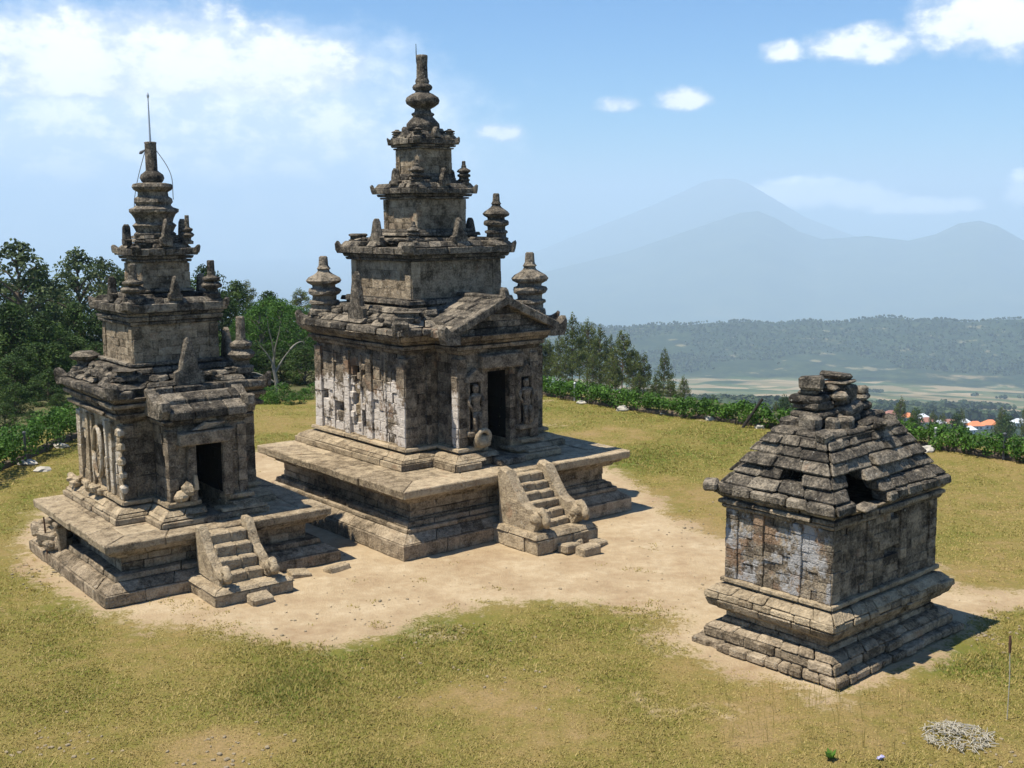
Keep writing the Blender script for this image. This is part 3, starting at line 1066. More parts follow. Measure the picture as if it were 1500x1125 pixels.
    mb.block((0, -FR - .26, 1.30), (DW * 2 + .1, .36, .12), 0, .01, .02, .5)
    mb.obj('threshold', 'base', root)
    # guardian niches beside the door, with their frames
    for s in (-1, 1):
        x = s * .62
        mb = MB(16 + s)
        for dx in (-.155, .155):
            mb.block((x + dx, -FR - .0, 2.36), (.06, .13, .98), 0, .008, .015, .5)
        mb.plate([(-.22, 0), (.22, 0), (.2, .1), (.08, .2), (0, .26), (-.08, .2), (-.2, .1)], .16, (x, -FR - .01, 2.85), 0, .85)
        mb.block((x, -FR - .03, 1.86), (.4, .16, .1), 0, .008, .02, .7)
        fr = mb.obj('niche_frame', 'base', root)
        mb = MB(18 + s)
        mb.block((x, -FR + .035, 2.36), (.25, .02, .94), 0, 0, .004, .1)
        mb.obj('niche_shade_back', 'core', fr)  # black sheet painting the shade of the guardian's niche
        figure('guardian_figure', fr, (x, -FR - .05, 1.91), .86, 0, 'base', 70 + s)
    mb = MB(19)
    pts = []
    for k in range(16):
        a = -.8 + k * .42
        q = .19 * (1 - k / 24)
        pts.append((-.5 - math.cos(a) * q, -FR - .16, 1.78 + math.sin(a) * q))
    mb.tube(pts, [.05] * 16, 7, .7)
    mb.rock((-.5, -FR - .1, 1.68), (.2, .14, .16), 5, 2, .3, .6)
    mb.obj('carved_scroll', 'ledge', root, smooth=True)
    # cornice
    mb = MB(20)
    rows(mb, solid, [(3.38, 3.455, .0, .03, .7), (3.46, 3.54, .075, .09, .7), (3.545, 3.62, .05, .12, .7), (3.625, 3.735, .17, .24, .75)], dep=.3)
    core(mb, solid, [(3.38, 3.74, -.08)])
    mb.obj('cornice', 'base', root)
    mb = MB(21)
    sq = rect(1.71)
    rows(mb, sq, [(3.74, 3.875, .265, .25, .5)], dep=.35, jit=.022, b=.02)
    rows(mb, sq, [(3.88, 3.99, .13, -.02, .5), (3.99, 4.09, -.08, -.2, .45)], dep=.32, jit=.025, b=.025, miss=.10)
    rows(mb, sq, [(4.09, 4.20, -.28, -.33, .55), (4.25, 4.34, -.42, -.44, .6)], dep=.34, jit=.012)
    core(mb, sq, [(3.74, 3.9, -.05), (3.88, 4.02, -.3), (4.0, 4.36, -.52)])
    rubble_ring(mb, 1.78, 1.40, 3.93, 4.16, 70, .2, 5)
    horns(mb, 1.93, 3.80, .5, .2)
    mb.obj('lower_roof', 'roof', root)
    # porch gable
    mb = MB(22)
    ez, rz_, yf, yb = 3.80, 4.38, -FR - .24, -1.15
    hw = HW + .3
    r = mb.rng
    for s in (-1, 1):
        nrow = 5
        for k in range(nrow):
            ta, tb = k / nrow, (k + 1) / nrow
            y = yf
            while y < yb - .05:
                l = min(yb - y, r.uniform(.3, .6))
                if yb - y - l < .15:
                    l = yb - y
                def pt(t, yy, up):
                    return (s * hw * (1 - t), yy, ez + (rz_ - ez) * t + up)
                j = r.uniform(-.03, .03)
                p = [pt(ta - .02, y + .005, -.07 + j), pt(ta - .02, y + l - .005, -.07 + j), pt(tb, y + .005, -.09 + j), pt(tb, y + l - .005, -.09 + j),
                     pt(ta - .02, y + .005, .055 + j), pt(ta - .02, y + l - .005, .055 + j), pt(tb, y + .005, .03 + j), pt(tb, y + l - .005, .03 + j)]
                mb.hexa(p, .016)
                y += l
    mb.block((0, (yf + yb) / 2, rz_ + .03), (.2, yb - yf, .09), 0, .01, .025)
    gab = mb.obj('porch_roof', 'roof', root)
    mb = MB(23)
    for k in range(5):
        za, zb = 3.735 + k * .125, 3.735 + (k + 1) * .125 - .006
        w = hw * (1 - (za - ez) / (rz_ - ez)) - .10
        if w > .06:
            x = -w
            while x < w - .02:
                l = min(w - x, r.uniform(.28, .5))
                mb.block((x + l / 2, yf + .22, (za + zb) / 2), (l - .006, .22, zb - za), 0, .008, .012)
                x += l
    mb.prism([(-hw + .1, yf + .28), (hw - .1, yf + .28), (hw - .1, yb), (-hw + .1, yb)], 3.70, 3.80, .3)
    mb.add([(-hw + .12, yf + .3, 3.74), (hw - .12, yf + .3, 3.74), (0, yf + .3, rz_ - .09), (-hw + .12, yb, 3.74), (hw - .12, yb, 3.74), (0, yb, rz_ - .09)],
           [[0, 1, 2], [5, 4, 3], [0, 3, 4, 1], [1, 4, 5, 2], [2, 5, 3, 0]], .3)
    for s in (-1, 1):
        for k in range(4):
            ta, tb = k / 4, (k + 1) / 4
            def bp(t, yy, up):
                return (s * hw * 1.02 * (1 - t), yy, ez + (rz_ - ez) * t + up)
            p = [bp(ta, yf - .04, -.10), bp(ta, yf + .14, -.10), bp(tb, yf - .04, -.10), bp(tb, yf + .14, -.10),
                 bp(ta, yf - .04, .075), bp(ta, yf + .14, .075), bp(tb, yf - .04, .075), bp(tb, yf + .14, .075)]
            mb.hexa(p, .018)
        # upturned eave ends
        mb.plate([(u * .62, z * .62) for u, z in HORN], .22, (s * (hw - .12), yf + .06, ez - .1), 0 if s > 0 else math.pi, .82, None, .01)
    mb.block((0, yf + .06, rz_ + .1), (.24, .2, .26), 0, .02, .05, taper=.55)
    mb.obj('porch_gable', 'roof', root)
    # first tier
    def tier(name, s, z0, z1, L, seed, mat='plinth', pil=True, lich=None):
        mb = MB(seed)
        n = max(2, round((z1 - z0) / .17))
        for i in range(n):
            mb.course(rect(s), z0 + (z1 - z0) * i / n, z0 + (z1 - z0) * (i + 1) / n, -.03, -.03, L=L, dep=.2, jit=.004, gap=.003, b=.005)
        core(mb, rect(s), [(z0, z1, -.14)])
        if pil:
            for side in 'LFRB':
                for t in (-s + s * .11, s - s * .11):
                    pilaster(mb, side, s - .03, t, s * .18, z0, z1, .03, max(2, n - 1))
        mb.obj(name, mat, root)
    tier('tier_wall', 1.116, 4.34, 5.08, .4, 41)
    mb = MB(42)
    c = rect(1.116)
    rows(mb, c, [(5.08, 5.135, .05, .06, .6), (5.14, 5.21, .09, .12, .6), (5.215, 5.35, .195, .2, .5)], dep=.3, jit=.012)
    rows(mb, c, [(5.35, 5.46, .17, .09, .4)], dep=.3, jit=.02, miss=.12, b=.02)
    rows(mb, c, [(5.44, 5.53, -.14, -.18, .5), (5.56, 5.63, -.30, -.32, .4), (5.63, 5.69, -.40, -.42, .4)], dep=.3)
    core(mb, c, [(5.08, 5.36, -.05), (5.3, 5.46, -.2), (5.4, 5.7, -.46)])
    horns(mb, 1.311, 5.27, .40, .16)
    rubble_ring(mb, 1.18, .95, 5.44, 5.5, 22, .15, 9)
    mb.obj('tier_roof', 'roof', root)
    tier('tier_wall', .61, 5.66, 6.29, .32, 43)
    mb = MB(44)
    c = rect(.61)
    rows(mb, c, [(6.29, 6.335, .045, .05, .45), (6.34, 6.39, .08, .1, .45), (6.395, 6.51, .16, .165, .4)], dep=.25)
    rows(mb, c, [(6.51, 6.61, .13, .07, .3)], dep=.25, jit=.015, miss=.1)
    rows(mb, c, [(6.59, 6.67, -.08, -.1, .35), (6.67, 6.73, -.14, -.15, .35), (6.73, 6.80, -.17, -.18, .3)], dep=.25)
    core(mb, c, [(6.29, 6.52, -.04), (6.5, 6.6, -.12), (6.55, 6.8, -.22)])
    horns(mb, .772, 6.45, .29, .12)
    mb.obj('tier_roof', 'roof', root)
    tier('tier_wall', .415, 6.78, 7.28, .26, 45)
    mb = MB(46)
    c = rect(.415)
    rows(mb, c, [(7.28, 7.32, .03, .035, .3), (7.325, 7.37, .055, .07, .3), (7.375, 7.49, .11, .115, .28)], dep=.22)
    rows(mb, c, [(7.49, 7.58, .08, .02, .25), (7.57, 7.64, -.07, -.1, .25)], dep=.22, jit=.012)
    core(mb, c, [(7.28, 7.5, -.03), (7.45, 7.65, -.15)])
    horns(mb, .52, 7.43, .22, .1)
    mb.obj('tier_roof', 'roof', root)
    mb = MB(47)
    mb.lathe([(.30, 7.6), (.31, 7.68), (.34, 7.72), (.33, 7.80), (.26, 7.88), (.20, 7.94), (.23, 7.97), (.23, 8.0), (.17, 8.03), (.16, 8.09), (.24, 8.13), (.325, 8.19),
              (.345, 8.255), (.32, 8.32), (.22, 8.385), (.15, 8.41), (.14, 8.44), (.19, 8.475), (.205, 8.52), (.18, 8.56), (.13, 8.59), (.145, 8.63), (.135, 8.66),
              (.115, 8.7), (.108, 8.95), (.118, 9.10), (.118, 9.14), (.1, 9.15)], (0, 0, 0), 20, 0, 0, .012)
    sp = mb.obj('spire', 'finial', root, smooth=True)
    mb = MB(48)
    mb.tube([(-.11, .03, 9.0), (-.115, .03, 9.2), (-.115, .03, 9.36)], [.012, .01, .006], 6)
    mb.obj('lightning_rod', 'wire', sp)
    # antefixes and corner turrets of the tiers
    for zz, s, w, h in ((3.90, 1.66, .46, .98), (5.40, 1.16, .30, .52), (6.56, .68, .2, .34), (7.52, .43, .16, .2)):
        for k, (dx, dy, an) in enumerate(((-1, 0, math.pi / 2), (0, -1, 0), (1, 0, math.pi / 2), (0, 1, 0))):
            if s == 1.66 and k == 1:
                continue
            antefix(root, (dx * s, dy * s, zz), w, h, .15, an, seed=int(s * 100) + k)
    for (x, y, z, r_, h, cut, sd_) in ((1.52, -1.52, 3.95, .36, 1.26, 1.1, 1), (-1.52, 1.52, 3.95, .35, 1.2, 1.1, 2), (1.52, 1.52, 3.95, .33, 1.0, 1.1, 3),
                                       (-1.46, -1.46, 3.98, .3, .95, .22, 4),
                                       (1.06, -1.02, 5.42, .26, .98, 1.1, 5), (1.0, 1.0, 5.42, .23, .78, 1.1, 6), (-.98, 1.0, 5.42, .22, .75, .3, 7),
                                       (-.88, -.88, 5.45, .14, .40, 1.1, 8), (-1.0, -.35, 5.42, .12, .16, .5, 17),
                                       (.58, -.58, 6.57, .14, .48, 1.1, 9), (-.56, -.56, 6.56, .15, .50, 1.1, 10), (.58, .58, 6.57, .14, .48, 1.1, 11),
                                       (-.40, -.40, 7.5, .1, .26, .8, 12), (.38, -.38, 7.5, .11, .24, .8, 13), (-.38, .38, 7.5, .11, .24, .8, 14)):
        turret(root, (x, y, z), r_, h, seed=sd_, cut=cut)
    return root


# ------------------------------------------------------------------ the left temple
def left_temple():
    root = empty('stone_temple', (-6.226, 20.49, 0), R(37.33),
                 'left temple with flat-topped porch, dark doorway and a tall lightning rod on its spire', 'temple')
    ox, oy = 0.0, -0.54
    P = rect(1.97, 1.97, ox, oy)
    mb = MB(111)
    lm = lambda x, y, z: (x < -1.55 and .15 < y < 1.45)
    rows(mb, P, [(0, .19, .085, .085, .7), (.195, .31, .06, -.12, .55)], dep=.25)
    rows(mb, P, [(.31, .40, -.16, -.18, .5), (.40, .54, -.36, -.36, .42), (.54, .67, -.36, -.36, .42), (.67, .74, -.24, -.2, .5), (.74, .81, -.1, -.06, .6)], dep=.25, skip=lm)
    core(mb, P, [(0, .26, -.05), (.2, .82, -.52)])
    # collapsed stretch of the left side: two little posts and tumbled base stones
    for (y, w) in ((.55, .13), (.15, .12)):
        mb.block((-1.86, y, .42), (.15, w, .58), 0, .012, .02, .7)
        mb.block((-1.84, y, .74), (.3, w + .1, .09), 0, .012, .02, .6)
    for k in range(16):
        rr = mb.rng
        mb.block((-1.86 + rr.uniform(-.12, .12), rr.uniform(.3, 1.35), .34 + rr.uniform(0, .22)), (rr.uniform(.18, .36), rr.uniform(.2, .4), rr.uniform(.13, .22)),
                 rr.uniform(-.5, .5), .02, .03, .7, (rr.uniform(-.3, .3), rr.uniform(-.3, .3)))
    mb.obj('platform', 'plinth', root)
    mb = MB(112)
    mb.course(P, .815, .96, -.01, 0, L=.95, dep=.45, jit=.01, b=.018)
    pave(mb, (ox - 1.51, oy - 1.51, ox + 1.51, oy + 1.51), .84, .957, .7, .5)
    mb.obj('platform_slab', 'ledge', root)
    stairs(root, -.05, -2.51, -3.25, .96, .32, .15, 4, (-.70, -3.63, .62, -2.5, .25), 131, False)
    HW, FR, DW = .70, 1.86, .24
    body = porch_poly(1.18, HW, FR, DW, 2.3, .03)
    solid = porch_poly(1.18, HW, FR, cx=.03)
    front = lambda x, y, z: abs(x - .03) < DW + .02 and y < -1.3
    mb = MB(113)
    rows(mb, solid, [(.96, 1.06, .25, .25, .55), (1.063, 1.12, .235, .2, .5), (1.12, 1.20, .19, .08, .45)], dep=.3, skip=front, jit=.014)
    rows(mb, solid, [(1.235, 1.31, .07, .06, .5)], dep=.25, skip=front)
    core(mb, body, [(.96, 1.33, -.02), (.96, 1.08, .1)])
    for k in range(14):
        rr = mb.rng
        mb.block((-1.27 + rr.uniform(-.1, .05), rr.uniform(-.2, 1.2), 1.24 + rr.uniform(0, .12)), (rr.uniform(.1, .22), rr.uniform(.12, .26), rr.uniform(.08, .16)),
                 rr.uniform(-.5, .5), .02, .03, .75, (rr.uniform(-.3, .3), rr.uniform(-.3, .3)))
    mb.obj('pedestal', 'ledge', root)
    mb = MB(114)
    mf = MB(1141)
    mc = MB(1142)
    zs = np.linspace(1.31, 2.61, 8)
    for i in range(7):
        poly = body if zs[i] < 2.15 else solid
        last = len(poly) - 1
        mb.course(poly, zs[i], zs[i + 1], -.045, -.045, L=.32, dep=.18, jit=.010, b=.010, gap=.005, edges=(last,), skip=lambda x, y, z: abs(y - .02) < .2 and 1.5 < z < 2.42)
        inner = (3, 4, 5) if poly is body else ()
        mf.course(poly, zs[i], zs[i + 1], -.045, -.045, L=.34, dep=.18, jit=.006, b=.006, gap=.003, edges=[q for q in range(last) if q not in inner])
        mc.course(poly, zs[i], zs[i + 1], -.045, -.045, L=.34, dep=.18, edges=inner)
    core(mb, body, [(1.31, 2.24, -.15)])
    core(mb, solid, [(2.24, 2.62, -.15)])
    for t, w in ((-1.07, .2), (1.07, .2), (-.62, .13), (.62, .13), (-.36, .08), (.36, .08)):
        pilaster(mb, 'L', 1.135, t, w, 1.31, 2.56, .06, 6)
    for t, w in ((-1.07, .2), (1.07, .2)):
        for side in 'FRB':
            pilaster(mf, side, 1.135, t, w, 1.31, 2.56, .05, 6)
    for t in (-HW + .12, HW - .06):
        pilaster(mf, 'F', FR - .045, t, .16, 1.31, 2.5, .03, 6)
    # crumbling corner with knobs left standing
    for k in range(5):
        mb.block((-1.2 + mb.rng.uniform(-.02, .03), -1.2 + mb.rng.uniform(-.03, .03), 1.5 + .24 * k), (.12, .14, .13), .2, .02, .03, .8)
    mb.obj('wall', 'wall_left', root)
    mf.obj('wall', 'front', root)
    mc.obj('chamber_wall', 'core', root)  # passage stones painted black for the shade behind the door
    # oval niche on the left face
    mb = MB(115)
    ring = []
    for k in range(17):
        a = 2 * math.pi * k / 16
        ring.append((-1.2, .02 + .2 * math.cos(a), 1.95 + .44 * math.sin(a)))
    mb.tube(ring, .04, 7, .75)
    nf = mb.obj('niche_frame', 'wall_left', root, smooth=True)
    mb = MB(116)
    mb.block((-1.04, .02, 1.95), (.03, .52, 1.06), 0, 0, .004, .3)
    mb.obj('niche_shade_back', 'core', nf)  # plate coloured black as the oval's inner shade
    figure('relief_figure', nf, (-1.12, .02, 1.54), .72, -math.pi / 2, 'wall_left', 77)
    mb = MB(117)
    mb.block((-.02, -FR - .03, 2.36), (.98, .18, .22), 0, .012, .02, .55)
    mb.plate([(-.28, 0), (-.1, .0), (.28, .07), (.30, .1), (.02, .1), (-.05, .12)], .1, (.0, -FR - .08, 2.5), 0, .8, .8)
    mb.obj('door_lintel', 'base', root)
    mb = MB(118)
    for s in (-1, 1):
        mb.block((.03 + s * (DW + .07), -FR - .02, 1.79), (.15, .12, .96), 0, .012, .02, .5)
    mb.obj('door_jamb', 'base', root)
    mb = MB(119)
    mb.block((.03, -FR + .2, 1.0), (DW * 2 + .06, .9, .12), 0, .01, .02, .45)
    mb.obj('threshold', 'base', root)
    mb = MB(120)
    mb.block((-.5, -FR - .1, 1.42), (.22, .2, .2), .1, .04, .06, .8)
    mb.rock((-.42, -FR - .12, 1.5), (.1, .09, .14), 3, 2, .4, .7)
    mb.plate([(-.05, 0), (.05, 0), (.03, .24), (-.02, .26)], .08, (-.26, -FR - .1, 1.5), 0, .8, .8)
    mb.obj('carved_scroll', 'ledge', root)
    # cornice
    mb = MB(121)
    rows(mb, rect(1.18), [(2.61, 2.68, .01, .04, .5), (2.685, 2.76, .12, .13, .5), (2.765, 2.86, .06, .10, .5), (2.865, 2.94, .16, .17, .6), (2.945, 3.03, .13, .2, .6)], dep=.25, jit=.012)
    core(mb, rect(1.18), [(2.61, 3.04, -.05)])
    mb.obj('cornice', 'base', root)
    # porch roof: block cornice, sloping slabs and ridge
    mb = MB(122)
    pr = [(.03 - HW, -FR), (.03 + HW, -FR), (.03 + HW, -1.16), (.03 - HW, -1.16)]
    rows(mb, pr, [(2.60, 2.68, .06, .1, .5), (2.685, 2.76, .03, .06, .5)], dep=.2, edges=(0, 1, 3))
    core(mb, pr, [(2.55, 2.8, -.02)])
    x0, x1 = .03 - HW - .1, .03 + HW + .1
    y0, y1, yr = -FR - .14, -1.15, -1.52
    r = mb.rng
    for (ya, za, yb_, zb_) in ((y0, 2.74, y0 + .28, 2.90), (y0 + .26, 2.90, yr, 3.05)):
        x = x0 + .13
        while x < x1 - .14:
            l = min(x1 - .13 - x, r.uniform(.35, .6))
            j = r.uniform(-.012, .012)
            p = [(x, ya, za - .06), (x + l - .01, ya, za - .06), (x, yb_, zb_ - .1), (x + l - .01, yb_, zb_ - .1),
                 (x, ya, za + .09 + j), (x + l - .01, ya, za + .09 + j), (x, yb_, zb_ + .03 + j), (x + l - .01, yb_, zb_ + .03 + j)]
            mb.hexa(p, .018)
            x += l
    mb.prism([(x0 + .15, y0 + .2), (x1 - .15, y0 + .2), (x1 - .15, y1), (x0 + .15, y1)], 2.76, 2.9, .4)
    mb.block(((x0 + x1) / 2, (yr + y1) / 2, 2.98), (x1 - x0 - .3, y1 - yr, .16), 0, .012, .02)
    for xx in (x0 + .06, x1 - .06):
        mb.plate([(0, -.04), (.78, -.04), (.86, .08), (.82, .22), (.72, .24), (.62, .14), (.42, .26), (.16, .40), (.0, .42)], .19, (xx, y1, 2.76), -math.pi / 2, .88, .65, .015)
    mb.obj('porch_roof', 'roof', root)
    mb = MB(123)
    sq = rect(1.18)
    rows(mb, sq, [(3.03, 3.16, .245, .24, .5)], dep=.3, jit=.02, b=.02, miss=.04)
    rows(mb, sq, [(3.165, 3.25, .12, .05, .4), (3.26, 3.34, -.03, -.09, .4)], dep=.3, jit=.018, b=.02, miss=.1)
    rows(mb, sq, [(3.36, 3.45, -.22, -.25, .45), (3.47, 3.53, -.34, -.34, .4)], dep=.3)
    core(mb, sq, [(3.03, 3.17, -.05), (3.15, 3.35, -.2), (3.3, 3.55, -.44)])
    horns(mb, 1.4, 3.09, .44, .16)
    rubble_ring(mb, 1.2, .95, 3.24, 3.38, 45, .17, 15)
    rubble_ring(mb, 1.2, .95, 3.24, 3.40, 20, .2, 16, 'L')
    mb.obj('lower_roof', 'roof', root)

    def tier(s, z0, z1, L, seed, inset=True):
        mb = MB(seed)
        n = max(2, round((z1 - z0) / .13))
        for i in range(n):
            mb.course(rect(s), z0 + (z1 - z0) * i / n, z0 + (z1 - z0) * (i + 1) / n, -.02, -.02, L=L, dep=.18, jit=.004, gap=.003, b=.005)
        core(mb, rect(s), [(z0, z1, -.12)])
        for side in 'LFRB':
            for t in (-s * .88, s * .88):
                pilaster(mb, side, s - .02, t, s * .2, z0, z1 - .02, .022, 3)
        mb.obj('tier_wall', 'plinth', root)
    tier(.769, 3.50, 4.16, .32, 124)
    mb = MB(125)
    c = rect(.769)
    rows(mb, c, [(4.16, 4.22, .03, .04, .4), (4.225, 4.30, .06, .08, .4), (4.305, 4.37, .04, .09, .4), (4.375, 4.52, .125, .13, .4)], dep=.25, jit=.012)
    rows(mb, c, [(4.52, 4.61, .10, .03, .35)], dep=.25, jit=.018, miss=.1)
    rows(mb, c, [(4.60, 4.67, -.14, -.17, .35), (4.69, 4.74, -.27, -.28, .3)], dep=.25)
    core(mb, c, [(4.16, 4.53, -.05), (4.5, 4.62, -.18), (4.55, 4.76, -.36)])
    horns(mb, .897, 4.44, .32, .12)
    mb.obj('tier_roof', 'roof', root)
    tier(.43, 4.72, 5.20, .24, 126)
    mb = MB(127)
    c = rect(.43)
    rows(mb, c, [(5.20, 5.25, .03, .035, .3), (5.255, 5.31, .05, .07, .3), (5.315, 5.44, .125, .13, .28)], dep=.2)
    rows(mb, c, [(5.44, 5.52, .05, -.02, .25)], dep=.2, jit=.015, miss=.08)
    rows(mb, c, [(5.53, 5.60, -.06, -.08, .25), (5.60, 5.66, -.1, -.12, .25)], dep=.2)
    core(mb, c, [(5.2, 5.45, -.04), (5.4, 5.67, -.16)])
    horns(mb, .556, 5.38, .24, .1)
    mb.obj('tier_roof', 'roof', root)
    mb = MB(128)
    # bulging carved drum of the top storey
    mb.lathe([(.30, 5.62), (.32, 5.68), (.28, 5.72), (.30, 5.78), (.33, 5.83), (.28, 5.88), (.29, 5.95), (.33, 6.02), (.37, 6.06), (.37, 6.11), (.29, 6.14), (.26, 6.18), (.29, 6.23),
              (.28, 6.29), (.23, 6.33), (.225, 6.40), (.29, 6.44), (.31, 6.49), (.29, 6.54), (.2, 6.56)], (0, 0, 0), 20, .62, math.pi / 4, .02)
    mb.obj('top_drum', 'finial', root)
    mb = MB(129)
    mb.lathe([(.14, 6.55), (.18, 6.58), (.205, 6.64), (.19, 6.70), (.13, 6.745), (.1, 6.77), (.098, 7.22), (.105, 7.25), (.08, 7.26)], (0, 0, 0), 18, 0, 0, .015)
    sp = mb.obj('spire', 'finial', root, smooth=True)
    mb = MB(130)
    mb.tube([(0, 0, 7.2), (0, 0, 7.5), (0, 0, 8.02)], [.02, .016, .009], 7)
    mb.lathe([(.012, 8.0), (.022, 8.02), (.022, 8.05), (.004, 8.09)], n=8)
    mb.obj('lightning_rod', 'metal', sp)
    mb = MB(132)
    ca, sa = math.cos(R(-37.33)), math.sin(R(-37.33))
    for s, drop in ((-1, 1.75), (1, .85)):
        pts = []
        for k in range(13):
            u = k / 12
            w = s * (.09 + .26 * math.sin(min(1, u * 1.5) * math.pi / 2) ** 1 - (.18 * max(0, u - .55) if s < 0 else 0))
            pts.append((w * ca, w * sa, 7.12 - drop * u))
        mb.tube(pts, .0065, 5)
    mb.tube([(-.10 * ca, -.1 * sa, 7.12), (-.17 * ca, -.17 * sa, 7.08), (-.2 * ca, -.2 * sa, 7.06)], [.014, .03, .012], 7)
    mb.obj('earth_wire', 'wire', sp)
    for zz, s, w, h in ((3.16, 1.24, .42, .80), (4.55, .80, .2, .42), (5.48, .50, .17, .46)):
        for k, (dx, dy, an) in enumerate(((-1, 0, math.pi / 2), (0, -1, 0), (1, 0, math.pi / 2), (0, 1, 0))):
            hh = h
            if s == 1.24 and k == 0:
                continue
            antefix(root, (dx * s, dy * s, zz), w * (.85 if k == 0 else 1), hh * (.8 if k == 0 and s < .6 else 1), .13, an, seed=int(s * 100) + k + 300)
    for (x, y, z, r_, h, cut, sd_) in ((1.05, -1.05, 3.26, .25, .98, 1.1, 21), (-1.02, 1.02, 3.26, .26, .82, .45, 22), (1.05, 1.05, 3.26, .25, .78, 1.1, 23), (-1.0, -1.0, 3.3, .24, .6, .3, 24),
                                       (.70, -.70, 4.58, .2, .64, 1.1, 25), (-.68, -.68, 4.56, .22, .64, 1.1, 26), (.7, .7, 4.58, .2, .56, 1.1, 27),
                                       (.42, -.42, 5.5, .12, .50, 1.1, 28), (-.4, -.4, 5.5, .11, .2, .6, 29)):
        turret(root, (x, y, z), r_, h, seed=sd_, cut=cut, prof=TURRET_B)
    return root


